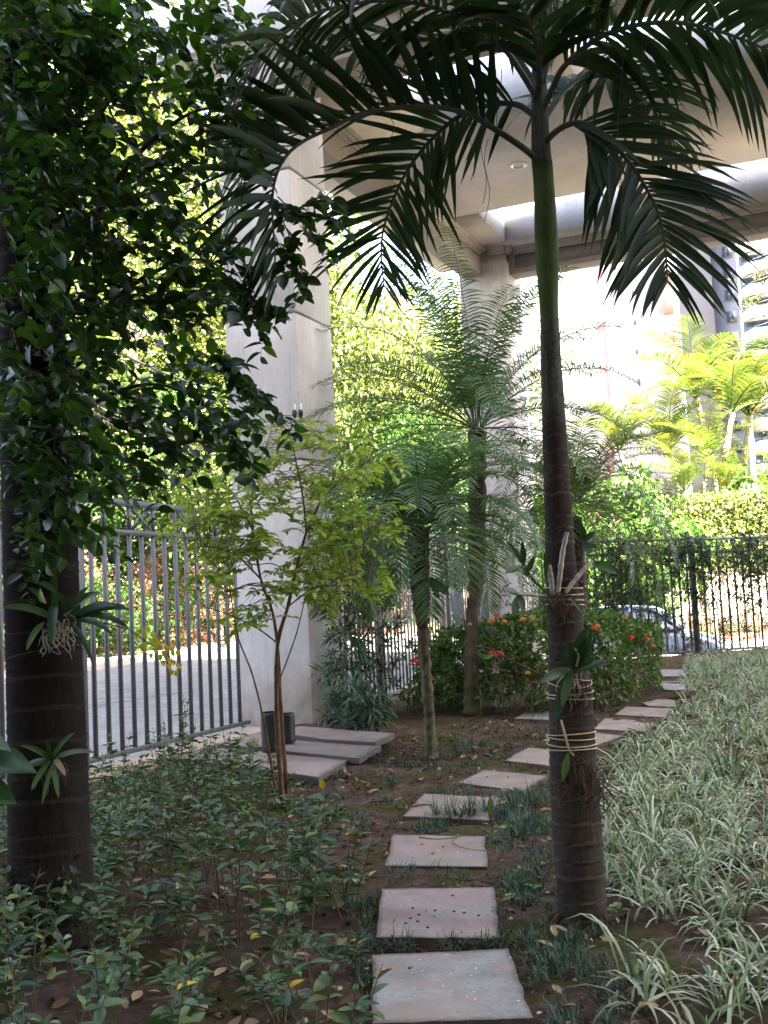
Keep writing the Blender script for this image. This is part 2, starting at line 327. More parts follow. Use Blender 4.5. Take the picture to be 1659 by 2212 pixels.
M_TRUNK = mat_trunk('palm_trunk_bark', (.05, .042, .035), [(0, (.075, .058, .04)), (.3, (.055, .040, .033)), (.62, (.065, .045, .038)), (.73, (.075, .055, .045)), (.80, (.14, .145, .105)), (1, (.20, .225, .15))])
M_SHAFT = mat_trunk('green_crownshaft', (.075, .10, .045), [(0, (.19, .225, .12)), (.35, (.15, .215, .075)), (.85, (.13, .18, .07)), (1, (.05, .05, .035))], 2.6, 3.75, stain=.35)
M_SHAFTG = mat_trunk('grey_leaf_base', (.07, .075, .06), [(0, (.09, .10, .08)), (1, (.17, .19, .16))], 3.4, 4.6, stain=.3)
M_LTRUNK = mat_trunk('shaded_trunk_bark', (.014, .011, .009), [(0, (.05, .038, .03)), (.22, (.026, .019, .015)), (.5, (.014, .010, .008)), (1, (.012, .009, .007))], ring=.13)  # foliage shade put into the bark colour, darker upward
M_PTRUNK = mat_trunk('pygmy_palm_bark', (.06, .045, .035), [(0, (.15, .14, .075)), (.35, (.16, .135, .085)), (.6, (.13, .10, .075)), (1, (.06, .042, .032))], 0, 2.2)
M_FBARK = simple('street_tree_bark', (.17, .13, .10), .9, 0, .2, .4, 4, .4)
# ------------------------------------------------------------------ ground and streets
TH = math.radians(22.9); A2 = np.array([math.sin(TH), math.cos(TH)]); B2 = np.array([math.cos(TH), -math.sin(TH)])
C1 = np.array([-1.06, 14.69])
def loc2(s, t): return C1 + A2*s + B2*t                       # canopy coordinates: s away from us, t to the right
AX = np.array([[B2[0], B2[1], 0], [A2[0], A2[1], 0], [0, 0, 1.0]])
FL0 = np.array([-6.95, 1.0]); FL1 = np.array([-1.80, 13.96]); FLD = nrm(FL1-FL0); FLN = np.array([-FLD[1], FLD[0]])
F3A = np.array([3.25, 24.75]); F3B = np.array([11.0, 27.5])
def dleft(x, y): return (x-FL0[0])*FLN[0]+(y-FL0[1])*FLN[1]
def zroad(x, y):
    d = dleft(x, y); return .02*np.clip(d, 0, 18) - .07*np.clip(x-1, 0, 8)
def grid(xs, ys, zf, keep=None):
    X, Y = np.meshgrid(xs, ys); V = np.stack([X, Y, zf(X, Y)], -1).reshape(-1, 3); nx = len(xs)
    i, j = np.meshgrid(np.arange(len(ys)-1), np.arange(nx-1), indexing='ij')
    Q = np.stack([i*nx+j, i*nx+j+1, (i+1)*nx+j+1, (i+1)*nx+j], -1).reshape(-1, 4)
    if keep is not None:
        c = V[Q].mean(1); Q = Q[keep(c[:, 0], c[:, 1])]
    return V, Q
cx = np.r_[-800, -300, -100, np.arange(-40, 41, 2), 100, 300, 800]; cy = np.r_[-800, -200, -60, np.arange(-30, 61, 2), 120, 300, 800]
a = Acc(); a.add(*grid(cx, cy, lambda x, y: zroad(x, y)-.06)); a.ob('ground', M_SOILFAR, smooth=True, kind='structure')
KERB = [np.array(p) for p in [(-14.0, 4.0), (-11.0, 14.0), (-8.4, 22.5), (-7.3, 27.9), (-6.9, 31), (-6.3, 36), (-5.0, 40.0), (0, 41.5), (9, 39.5), (24, 34)]]
KP = smooth_path([np.r_[p, 0] for p in KERB], 60)
def in_garden(x, y):
    d = dleft(x, y); f2 = (x-(-.85))*A2[1]-(y-15.6)*A2[0]; f3 = (y-F3A[1])-(x-F3A[0])*(F3B[1]-F3A[1])/(F3B[0]-F3A[0])
    return (d < .06) & ((y < 15.3) | (f2 > -.02)) & (f3 < .05) & (y < 27)
gx = np.arange(-9, 14, .125); gy = np.arange(-8, 27.5, .125)
def zg(x, y):
    z = .018*np.sin(x*2.3+1)*np.cos(y*1.9)+.012*np.sin(x*5.1+y*3.3)+.008*np.sin(x*11+2*y)*np.sin(y*9.3)
    return z*np.clip((y-2)/3, .2, 1)
a = Acc(); a.add(*grid(gx, gy, zg, in_garden)); a.ob('garden_bed', M_SOIL, smooth=True, kind='structure')
# road: strip from the fence lines to the far kerb
a = Acc()
inner = smooth_path([np.r_[p, 0] for p in [(-8.4, -1.0), (-5.2, 6.0), (-2.6, 12.5), (-1.5, 15.5), (.1, 19.3), (2.0, 24.6), (3.3, 25.0), (7, 26.3), (11, 27.9), (24, 24)]], 60)
V = []
for i in range(60):
    for k in range(9):
        p = inner[i]*(1-k/8)+KP[i]*k/8; V.append((p[0], p[1], zroad(p[0], p[1])-.004 - (.02 if k == 0 else 0)))
Q = [[i*9+k, i*9+k+1, (i+1)*9+k+1, (i+1)*9+k] for i in range(59) for k in range(8)]
a.add(V, Q); a.ob('road', M_ASPH, smooth=True, kind='structure')
T, N, S = frame_transport(KP)
OUT = np.cross(np.array([0, 0, 1.]), T); OUT = np.where((OUT[:, :1]*0+1) > 0, OUT, OUT)   # left of travel = away from the road
def strip(name, mat, o0, o1, z0, z1, kind='structure'):
    a = Acc(); V = []
    for i in range(60):
        p, q = KP[i]+OUT[i]*o0, KP[i]+OUT[i]*o1; z = zroad(KP[i][0], KP[i][1])
        V += [(p[0], p[1], z-.1), (p[0], p[1], z+z0), (q[0], q[1], z+z1), (q[0], q[1], z-.3)]
    Q = [[i*4+k, i*4+k+1, (i+1)*4+k+1, (i+1)*4+k] for i in range(59) for k in range(3)]
    a.add(V, Q); return a.ob(name, mat, kind=kind)
strip('kerb', M_KERB, 0, .18, .14, .14)
strip('sidewalk', M_SIDE, .185, 1.75, .13, .15)
strip('planter_edge', M_BRICK, 1.75, 1.95, .36, .36)
strip('planted_bank', M_SOILFAR, 1.95, 9.0, .33, 1.6)
# crack and yellow line on the road
a = Acc(); p = [gr(x, y, .12)+np.array([0, 0, 0]) for x, y in [(205, 1522), (240, 1515), (290, 1508), (360, 1496), (420, 1490)]]
for q in p: q[2] = zroad(q[0], q[1])+.004
pp = smooth_path(p, 16)
V = []
for i, q in enumerate(pp): V += [q+np.array([0, -.05-.02*math.sin(i*2.1), 0]), q+np.array([0, .05+.02*math.sin(i*1.3), 0])]
a.add(V, [[2*i, 2*i+2, 2*i+3, 2*i+1] for i in range(15)]); a.ob('road_crack', simple('tar_seam', (.025, .025, .028), .8), kind='structure')
a = Acc(); p = [gr(x, y, .2) for x, y in [(190, 1488), (262, 1479)]]
for q in p: q[2] = zroad(q[0], q[1])+.004
a.add([p[0], p[1], p[1]+np.array([0, .12, 0]), p[0]+np.array([0, .12, 0])], [[0, 1, 2, 3]]); a.ob('road_marking', simple('worn_yellow_paint', (.5, .36, .1), .8), kind='structure')
# plinth under the left fence
a = Acc(); mid = (FL0+FL1)/2; L = np.linalg.norm(FL1-FL0)/2
a.add(*box((mid[0]-FLN[0]*.12, mid[1]-FLN[1]*.12, -.06), (L+.1, .22, .13), [[FLD[0], FLD[1], 0], [FLN[0], FLN[1], 0], [0, 0, 1]]))
o = a.ob('fence_kerb', M_KERB, kind='structure'); 
def bevel(o, w=.01, seg=2):
    md = o.modifiers.new('bevel', 'BEVEL'); md.width = w; md.segments = seg; md.limit_method = 'ANGLE'; return o
bevel(o, .015)
# ------------------------------------------------------------------ entrance canopy
ZB, ZC, ZT = 8.74, 9.31, 10.03
can = thing('entrance_canopy', 'pale concrete entrance canopy on square pillars, its roof cut by slots open to the sky', 'canopy', (*C1, 0))
def cbox(s0, s1, t0, t1, z0, z1):
    c = loc2((s0+s1)/2, (t0+t1)/2); return box((c[0], c[1], (z0+z1)/2), ((t1-t0)/2, (s1-s0)/2, (z1-z0)/2), AX)
WP = 1.1
def pillar(s0, t0, label):
    core = wpart(Acc().add(*cbox(s0+.05, s0+WP-.05, t0-WP+.05, t0-.05, -.3, ZC+.3)).ob('pillar', M_CONC, can, label=label))
    zs = [-.2, 1.55, 3.5, 5.5, 7.5, ZC+.25]
    zs = [-.2, 3.5, 5.5, 7.5, ZB+.3]
    for z0, z1 in zip(zs, zs[1:]):
        bevel(Acc().add(*cbox(s0, s0+WP, t0-WP, t0, z0+.017, z1-.017)).ob('section', M_CONC, core), .012)
pillar(0, 0, 'nearer square pillar beside the grey fence'); pillar(10.37, 0, 'far pillar rising behind the fine-leaved palms'); pillar(0, 13.4, 'pillar outside the right edge'); pillar(10.37, 13.4, 'far right pillar')
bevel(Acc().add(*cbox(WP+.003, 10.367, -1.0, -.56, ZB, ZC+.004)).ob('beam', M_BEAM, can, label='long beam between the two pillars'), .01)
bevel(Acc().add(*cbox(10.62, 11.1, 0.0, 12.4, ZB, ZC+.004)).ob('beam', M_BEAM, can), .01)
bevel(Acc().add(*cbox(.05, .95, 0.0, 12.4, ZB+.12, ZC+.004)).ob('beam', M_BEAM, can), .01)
# beam 2: recessed dark facing panels with a joint
for i in range(4): Acc().add(*cbox(10.598, 10.618, .15+i*3.05, .15+i*3.05+3.03, ZB+.12, ZC-.12)).ob('facing_panel', simple('grey_brown_panel', (.20, .17, .155), .7), can)
# roof slab with slots: s ranges solid / slot, t ranges
rs = [(-.05, 1.0), (3.75, 7.96), (10.0, 11.45)]
roof = wpart(Acc().add(*cbox(rs[0][0], rs[0][1], -1.95, 15, ZC, ZT)).ob('roof_slab', M_CEIL, can))
Acc().add(*cbox(rs[1][0], rs[1][1], -1.95, 15, ZC, ZT)).ob('roof_slab', M_CEIL, can)
Acc().add(*cbox(rs[2][0], rs[2][1], -1.95, 15, ZC, ZT)).ob('roof_slab', M_CEIL, can)
for s0, s1, tl in ((1.0, 3.75, .62), (7.96, 10.0, .12)):
    Acc().add(*cbox(s0+.002, s1-.002, -1.95, tl, ZC+.001, ZT-.001)).ob('roof_slab', M_CEIL, can)
    for t0, t1 in ((3.0, 3.32), (6.4, 6.72), (9.8, 10.12), (12.6, 15)):
        Acc().add(*cbox(s0+.002, s1-.002, t0, t1, ZC+.001, ZT-.001)).ob('roof_rib', M_CEIL, can)
    # plastered far and end faces of the slot
    Acc().add(*cbox(s1-.012, s1-.003, tl, 12.6, ZC+.01, ZT+.02)).ob('slot_facing', M_SLOT, can)
    Acc().add(*cbox(s0+.003, s1-.013, tl+.001, tl+.010, ZC+.01, ZT+.02)).ob('slot_facing', M_SLOT, can)
bevel(Acc().add(*cbox(-.12, -.055, -2.02, 15, ZC+.1, ZT+.12)).ob('fascia', M_WHITE, can), .01)
bevel(Acc().add(*cbox(-.05, 11.5, -2.02, -1.955, ZC+.1, ZT+.12)).ob('fascia', M_WHITE, can), .01)
def cornice(s0, s1, t0, t1):                         # stepped moulding: three strips along a run
    a = Acc()
    for k, (w, z0, z1) in enumerate(((.16, ZC-.05, ZC-.002), (.11, ZC-.10, ZC-.052), (.05, ZC-.15, ZC-.102))):
        if abs(t1-t0) > abs(s1-s0): a.add(*cbox(s0-w, s0, t0, t1, z0, z1))
        else: a.add(*cbox(s0, s1, t0, t0+w, z0, z1))
    return a.ob('cornice', M_TRIM, can)
cornice(1.0, 10.2, -.56, -.56); cornice(10.595, 10.595, .15, 12.4); cornice(10.36, 10.36, -.4, .0); cornice(10.3, 10.595, .005, .005)
p = gr(1120, 357, ZC); a = Acc()
for k in range(12):
    t0, t1 = k*math.pi/6, (k+1)*math.pi/6
    c0, s0, c1, s1 = math.cos(t0), math.sin(t0), math.cos(t1), math.sin(t1)
    for r0, r1, z0, z1 in ((.13, .17, -.004, -.004), (.17, .17, -.004, .02), (.06, .13, .03, -.004)):
        a.add([(p[0]+r0*c0, p[1]+r0*s0, ZC+z0-.01), (p[0]+r0*c1, p[1]+r0*s1, ZC+z0-.01), (p[0]+r1*c1, p[1]+r1*s1, ZC+z1-.01), (p[0]+r1*c0, p[1]+r1*s0, ZC+z1-.01)], [[0, 1, 2, 3]])
a.ob('downlight', M_METAL, can)
# brackets of the wire on the nearer pillar
def bracket(px, py0, py1, Y, label):
    t = thing('wire_bracket', label, 'bracket', tuple(at(px, py1, Y)), 'wire brackets screwed to the nearer pillar')
    p0, p1 = at(px, py1, Y), at(px, py0, Y)
    Acc().add(*bar(p0, p1, .035, .02)).ob('metal_bar', M_METAL, t)
    for f in (.15, .75):
        c = p0*(1-f)+p1*f
        a = Acc(); a.add(*tube([c+np.array([0, -.015, -.05]), c+np.array([0, -.05, -.035]), c+np.array([0, -.05, 0]), c+np.array([0, -.05, .035]), c+np.array([0, -.015, .05])], [.012, .03, .036, .03, .012], 8)); a.ob('insulator', M_BLACK, t, smooth=True)
bracket(637, 873, 960, 14.60, 'left one of two metal wire brackets with black insulators at the pillar corner')
bracket(650, 872, 960, 14.72, 'right one of two metal wire brackets with black insulators at the pillar corner')
bracket(517, 898, 970, 14.95, 'metal wire bracket with black insulators at the left edge of the pillar')
# ------------------------------------------------------------------ unseen tower added behind the viewer to shade the garden
tw = thing('shading_tower', 'unseen beige tower with windows, added behind the viewer to shade the garden', 'building', (11, -21, 0))
Acc().add(*box((11, -21, 26), (40, 11, 26.3))).ob('wall', simple('beige_render', (.24, .21, .175), .85), tw)  # wall tone kept low to cut bounce onto the garden
a = Acc()
for k in range(16):
    for j in range(14):
        a.add(*box((-27+j*5.6, -9.97, 3+k*3.1), (.9, .05, .7)))
a.ob('window', M_GLASS, tw, kind='stuff')
# ------------------------------------------------------------------ fences
def fence(name_label, p0, p1, z0, z1, H=2.7, spacing=.2, posts=(0,), brace=True, mat=M_STEEL, bw=.048, zmid=None):
    p0 = np.array(p0, float); p1 = np.array(p1, float); d = nrm(p1-p0); L = np.linalg.norm(p1-p0)
    t = thing('metal_fence', name_label, 'fence', (p0[0], p0[1], z0))
    P = lambda u, h: np.array([p0[0]+d[0]*u, p0[1]+d[1]*u, z0+(z1-z0)*u/L+h])
    zm = H-.31 if zmid is None else zmid
    Acc().add(*bar(P(0, H), P(L, H), .055, .07)).ob('top_rail', mat, t)
    Acc().add(*bar(P(0, zm), P(L, zm), .05, .05)).ob('middle_rail', mat, t)
    Acc().add(*bar(P(0, .13), P(L, .13), .05, .05)).ob('bottom_rail', mat, t)
    for u in posts:
        po = wpart(Acc().add(*bar(P(u, 0), P(u, H+.06), .11, .11, (d[0], d[1], 0))).ob('post', mat, t))
        Acc().add(*box(P(u, H+.075), (.065, .065, .012))).ob('cap', M_METAL, po)
    n = int(L/spacing); me = None; mu = None
    for k in range(1, n):
        u = L*k/n
        if min([abs(u-x) for x in posts] + [9]) < .09: continue
        M = Matrix.Translation(P(u, (zm+.13)/2)) @ Matrix.Rotation(math.atan2(d[1], d[0]), 4, 'Z')
        if me is None: me = Acc().add(*box((0, 0, 0), (bw/2, bw/2, (zm-.13)/2-.026))).mesh('bar', mat)
        link('bar', me, t, mw=M)
        if k % 2 == 0:
            if mu is None: mu = Acc().add(*box((0, 0, 0), (bw/2, bw/2, (H-zm)/2-.03))).mesh('upright', mat)
            M = Matrix.Translation(P(u, (zm+H)/2)) @ Matrix.Rotation(math.atan2(d[1], d[0]), 4, 'Z'); link('upright', mu, t, mw=M)
            if brace and k % 4 == 0 and k+2 <= n:
                u2 = L*(k+2)/n
                for za, zb_ in ((zm+.025, H-.03), (H-.03, zm+.025)):
                    off = np.array([FLN[0], FLN[1], 0])*(.008 if za < zb_ else -.008)
                    Acc().add(*bar(P(u+.03, za)+off, P(u2-.03, zb_)+off, .012, .035)).ob('brace', mat, t)
    return t
LL = float(np.linalg.norm(FL1-FL0))
fence('grey square-bar metal fence along the street, left of the nearer pillar behind the yellow-green tree', FL0, FL1, .0, .02, posts=(.05, LL-10.0, LL-6.66, LL-3.33), spacing=.22, bw=.036)
F2A, F2B = np.array([-.62, 15.95]), np.array([1.0, 20.55])
fence('grey-brown metal fence between the nearer pillar and the gate post, behind the dark narrow-leaved shrubs', F2A, F2B, 0, 0, spacing=.17, posts=(1.35, 4.85), mat=M_STEELB, bw=.028)
fence('grey metal gate panel ending at the far pillar, behind the palm trunk leaning left', F2B+A2*.14, (2.2, 24.65), 0, 0, spacing=.19, posts=(0.15, 3.9), mat=M_STEEL, bw=.028)
fence('long dark slim-barred fence on the right with a car parked beyond it', F3A, F3B, -.05, -.1, H=2.75, spacing=.22, posts=(.4, 4.15, 7.9), mat=simple('dark_fence_paint', (.10, .10, .105), .5), brace=False, bw=.035)
# ------------------------------------------------------------------ stepping stones and loose slabs
def slab(name, px, label, mat, zt=.025, th=.05, cat='stepping stone', group='stepping stones of the garden path', zs=None, jit=.0):
    pts = []
    for i, (x, y) in enumerate(px):
        pts.append(gr(x, y, zt if zs is None else zs[i]))
    fine = []
    for i in range(len(pts)):
        p, q = pts[i], pts[(i+1) % len(pts)]
        for k in range(8):
            u = k/8; w = p*(1-u)+q*u
            if k: w = w+np.r_[RG.normal(size=2)*.0045, 0]
            fine.append(w)
    pts = fine
    bm = bmesh.new(); c = np.mean(pts, 0)
    rl = bm.verts.layers.float.new('rim'); vo = [bm.verts.new(Vector(p-c)) for p in pts]; vi = [bm.verts.new(Vector((p-c)*np.array([.86, .86, 1]))) for p in pts]
    for v in vo: v[rl] = 1.0
    area = sum(vo[k].co.x*vo[(k+1) % len(vo)].co.y-vo[(k+1) % len(vo)].co.x*vo[k].co.y for k in range(len(vo)))
    if area < 0: vo.reverse(); vi.reverse()
    bm.faces.new(vi)
    for k in range(len(vo)): bm.faces.new((vo[k], vo[(k+1) % len(vo)], vi[(k+1) % len(vo)], vi[k]))
    bed = [e for e in bm.edges if e.is_boundary]; r = bmesh.ops.extrude_edge_only(bm, edges=bed); bmesh.ops.translate(bm, verts=[v for v in r['geom'] if isinstance(v, bmesh.types.BMVert)], vec=(0, 0, -th))
    me = bpy.data.meshes.new(name); bm.to_mesh(me); bm.free(); me.materials.append(mat)
    o = link(name, me, loc=c); tag(o, label, cat, group); STONES.append([tuple(p[:2]) for p in pts]); return o
STONES = []
SL = [
 ([(803, 2063), (1098, 2049), (1152, 2199), (804, 2211)], 'large grey stepping stone speckled with white spots, closest to the viewer', M_SLABG),
 ([(824, 1920), (1066, 1916), (1081, 2026), (813, 2025)], 'pinkish stepping stone dotted with small dark seeds, with a chipped right edge', M_SLABP),
 ([(849, 1803), (1048, 1806), (1052, 1872), (832, 1870)], 'stepping stone with a thin forked twig lying across its far edge', M_SLABB),
 ([(916, 1714), (1079, 1723), (1056, 1772), (870, 1763)], 'stepping stone with a short dry stick on its left corner', M_SLABB),
 ([(1046, 1663), (1182, 1676), (1130, 1709), (988, 1691)], 'pale stepping stone ending just left of the palm trunk, below the cut-off one', M_SLABB),
 ([(1140, 1614), (1262, 1627), (1220, 1658), (1090, 1643)], 'stepping stone half hidden behind the palm trunk on its left side', M_SLABP),
 ([(1235, 1577), (1347, 1589), (1290, 1610), (1170, 1599)], 'stepping stone showing just right of the palm trunk, beside the grass', M_SLABP),
 ([(1306, 1551), (1416, 1558), (1391, 1580), (1281, 1575)], 'pink stepping stone right of the trunk, second of those running behind it', M_SLABP),
 ([(1352, 1526), (1454, 1530), (1441, 1550), (1327, 1544)], 'stepping stone in front of the clipped dark bush, just below the bird', M_SLABP),
 ([(1387, 1518), (1424, 1510), (1470, 1513), (1462, 1527), (1400, 1525)], 'stepping stone with a brown bird standing on its right end', M_SLABP),
 ([(1428, 1472), (1478, 1471), (1482, 1491), (1434, 1490)], 'small bluish stepping stone between the bush and the pale grass, nearer of two', M_SLABG),
 ([(1425, 1446), (1478, 1446), (1482, 1461), (1430, 1461)], 'small bluish stepping stone between the bush and the pale grass, farther of two', M_SLABG),
 ([(1110, 1552), (1143, 1534), (1200, 1536), (1205, 1556)], 'lone grey stepping stone beside the flowering hedge, left of the palm trunk', M_SLABG)]
for px, lb, mt in SL: slab('stepping_stone', px, lb, mt)
G = 'loose concrete plates laid by the pillar'
slab('concrete_plate', [(585, 1580), (648, 1568), (853, 1584), (812, 1604), (700, 1597)], 'farthest of three stacked concrete plates, lying against the pillar foot', M_SLABB, .12, .055, 'plate', G)
slab('concrete_plate', [(545, 1585), (600, 1597), (823, 1610), (776, 1638), (640, 1625), (470, 1608)], 'middle one of three concrete plates by the pillar, holding the black planting bags', M_SLABB, .085, .055, 'plate', G)
slab('concrete_plate', [(490, 1611), (600, 1624), (761, 1638), (688, 1679), (560, 1662), (400, 1640)], 'nearest of three concrete plates by the pillar, partly behind the thin tree stems', M_SLABP, .055, .05, 'plate', G)
def potbag(px, py, w, h, label):
    b = gr(px, py, .10); r = w/2400*b[1]/2; hh = h/2400*b[1]
    t = thing('planting_bag', label, 'plant bag', tuple(b), 'black planting bags')
    zs = np.array([0, .02, .1, .3, .6, .9, 1.0, 1.0, .8])*hh; rr = np.array([.93, 1, 1.02, .98, 1.01, .97, 1.0, .93, .9])*r
    Acc().add(*tube([b+np.array([0, 0, z]) for z in zs], rr, 16)).ob('bag', M_BLACK, t, smooth=True)
    a = Acc(); a.add(*tube([b+np.array([0, 0, .8*hh]), b+np.array([0, 0, .81*hh])], [r*.9, .002], 12)); a.ob('soil', M_SOIL, t)
potbag(622, 1604, 33, 62, 'taller black planting bag standing behind the thin tree stems'); potbag(588, 1624, 44, 84, 'wider black planting bag left of the taller one, behind the tree stems')
t = thing('garden_spotlight', 'small black garden spotlight at the foot of the pillar', 'spotlight', tuple(gr(722, 1572)))
c = gr(722, 1566, .0)+np.array([0, 0, .07]); ax = np.array(Matrix.Rotation(math.radians(-35), 3, 'X') @ Matrix.Rotation(.3, 3, 'Z')).T
bevel(Acc().add(*box(c, (.085, .06, .05), ax)).ob('housing', M_BLACK, t), .012); Acc().add(*box(c+ax[2]*.0+ax[1]*-.0+ax[2]*.052, (.05, .035, .004), ax)).ob('lens', simple('lamp_glass', (.5, .55, .6), .1), t)
Acc().add(*box(c-np.array([0, 0, .06]), (.02, .02, .04))).ob('foot', M_BLACK, t)
# ------------------------------------------------------------------ main palm
def ringed(P, R, pitch, lip=.035, sides=20, up=None):        # ring-scarred trunk
    P = np.asarray(P, float); d = np.r_[0, np.cumsum(np.linalg.norm(np.diff(P, axis=0), axis=1))]
    n = int(d[-1]/.011); s = np.linspace(0, d[-1], n); Pp = np.stack([np.interp(s, d, P[:, i]) for i in range(3)], 1); Rr = np.interp(s, d, R)
    pos = np.cumsum(np.r_[pitch*RG.uniform(.6, 1.4, 400)]); ph = np.interp(s, np.r_[0, pos], np.arange(401)) % 1
    Rr = Rr*(1+lip*np.exp(-((ph-.92)/.09)**2)-lip*.5*np.exp(-((ph-.03)/.05)**2))
    V, Q = tube(Pp, Rr, sides); V = V + RG.normal(size=V.shape)*Rr.mean()*.010
    wob = np.interp((s[:, None]+.006*np.sin(np.arange(sides)*.9)[None]+.003*RG.normal(size=(1, sides))).ravel(), np.r_[0, pos], np.arange(401)) % 1
    ring_ob.val = np.exp(-((wob-.9)/.07)**2)-.8*np.exp(-((wob-.02)/.05)**2)
    return V, Q
def ring_ob(V, Q, name, mat, root):
    me = Acc().add(V, Q).mesh(name, mat, True); at_ = me.attributes.new('ring', 'FLOAT', 'POINT'); at_.data.foreach_set('value', ring_ob.val.astype(np.float32)); return link(name, me, root)
def pxpath(pts, Y0, Y1, n):
    k = len(pts); return smooth_path([at(x, y, Y0+(Y1-Y0)*i/(k-1)) for i, (x, y) in enumerate(pts)], n)
def frond(root, pts, Y0, Y1, nl, L, W, droop, indiv, r0=.017, b=.6, c=.45, aa=.55, start=.12, mat=M_PALM, rmat=None, label=None, seg=6, jit=.13, world=None, roll=0.0):
    P = pxpath(pts, Y0, Y1, 60) if world is None else world
    T, N, S = frame_transport(P); k = len(P); cr_, sr_ = math.cos(roll), math.sin(roll); N, S = N*cr_+S*sr_, S*cr_-N*sr_
    R = np.linspace(r0, r0*.18, k)
    fr = wpart(Acc().add(*tube(P, R, 7)).ob('frond', rmat or M_SHAFTG, root, smooth=True, label=label))
    u = start+(1-start)*(np.arange(nl)+.5)/nl; Bs, Ds, Ns, Ls, Ws = [], [], [], [], []
    for sgn in (-1, 1):
        for x in u:
            x = min(max(x+RG.uniform(-.3, .3)/nl, 0), .995); i = x*(k-1); i0 = int(i); fz = i-i0; i1 = min(i0+1, k-1)
            p = P[i0]*(1-fz)+P[i1]*fz; t_, n_, s_ = T[i0], N[i0], S[i0]
            prof = .55+.65*math.sin(math.pi*min(1, .12+x*.8))-.25*max(0, x-.8)/.2
            a2 = aa+.7*max(0, x-.75)/.25
            dd = t_*a2+s_*sgn*b+n_*c+RG.normal(size=3)*jit
            Bs.append(p); Ds.append(dd); Ns.append(n_*1.0-s_*sgn*.35*(c/.45)); Ls.append(L*prof*RG.uniform(.88, 1.1)); Ws.append(W*(.75+.35*prof)*RG.uniform(.85, 1.1)*(1-.35*max(0, x-.7)/.3))
    Bs, Ds, Ns, Ls, Ws = map(np.array, (Bs, Ds, Ns, Ls, Ws)); dr = droop*RG.uniform(.5, 2.2, len(Bs))
    if indiv:
        own = np.unique(np.linspace(0, len(Bs)-1, 60).astype(int)); rest = np.setdiff1d(np.arange(len(Bs)), own)
        Acc().add(*blades(Bs[rest], Ds[rest], Ns[rest], Ls[rest], Ws[rest], dr[rest], seg, .16)).ob('leaflets', mat, fr, smooth=True, kind='stuff')
        for i in own:
            Acc().add(*blades(Bs[i:i+1], Ds[i:i+1], Ns[i:i+1], Ls[i:i+1], Ws[i:i+1], dr[i:i+1], seg, .16)).ob('leaflet', mat, fr, smooth=True)
    else:
        Acc().add(*blades(Bs, Ds, Ns, Ls, Ws, dr, seg, .16)).ob('leaflets', mat, fr, smooth=True, kind='stuff')
    return fr
PY = 5.37
pal = thing('palm_tree', 'single-trunk garden palm with ring-marked brown trunk, green crownshaft and long arching fronds', 'palm tree', tuple(gr(1257, 1995)))
ctr = [(1258, 2010, 112), (1257, 1985, 107), (1255, 1930, 103), (1250, 1850, 104), (1244, 1760, 104), (1240, 1700, 101), (1236, 1600, 97), (1232, 1500, 92), (1225, 1400, 80), (1217, 1300, 72), (1210, 1200, 63), (1206, 1100, 59), (1201, 1000, 55), (1195, 880, 50), (1190, 780, 45), (1187, 690, 40)]
P = [at(x, y, PY) for x, y, w in ctr]; R = [w/2400*PY/2 for x, y, w in ctr]; P[0] = P[0]-np.array([0, 0, .1])
ring_ob(*ringed(P, R, .085, .045, 24), 'trunk', M_TRUNK, pal)
a = Acc(); b0 = gr(1257, 1992)
for k in range(60):
    an = RG.uniform(0, 6.28); d_ = np.array([math.cos(an), math.sin(an), 0]); r_ = .112; h_ = RG.uniform(.01, .09); q = [b0+d_*(r_-.004)+UP*h_, b0+d_*(r_+.012)+UP*h_*.5+np.array([RG.normal()*.006, RG.normal()*.006, 0]), b0+d_*(r_+RG.uniform(.02, .07))-UP*.012]
    a.add(*tube(smooth_path(q, 6), np.linspace(.007, .003, 6), 5))
a.ob('roots', M_STEM, pal, kind='stuff', smooth=True)
sh = [(1187, 700, 40), (1186, 670, 42), (1183, 600, 47), (1180, 520, 53), (1177, 440, 51), (1174, 390, 48), (1172, 365, 46), (1171, 352, 46)]
Acc().add(*tube(smooth_path([at(x, y, PY) for x, y, w in sh], 24), np.interp(np.linspace(0, 1, 24), np.linspace(0, 1, len(sh)), [w/2400*PY/2 for x, y, w in sh]), 20)).ob('crownshaft', M_SHAFT, pal, smooth=True)
up = [(1171, 356, 46), (1169, 330, 44), (1167, 280, 40), (1165, 200, 36), (1164, 120, 30), (1164, 40, 26), (1166, -60, 18)]
Acc().add(*tube([at(x, y, PY) for x, y, w in up], [w/2400*PY/2 for x, y, w in up], 14)).ob('leaf_base', M_SHAFTG, pal, smooth=True)
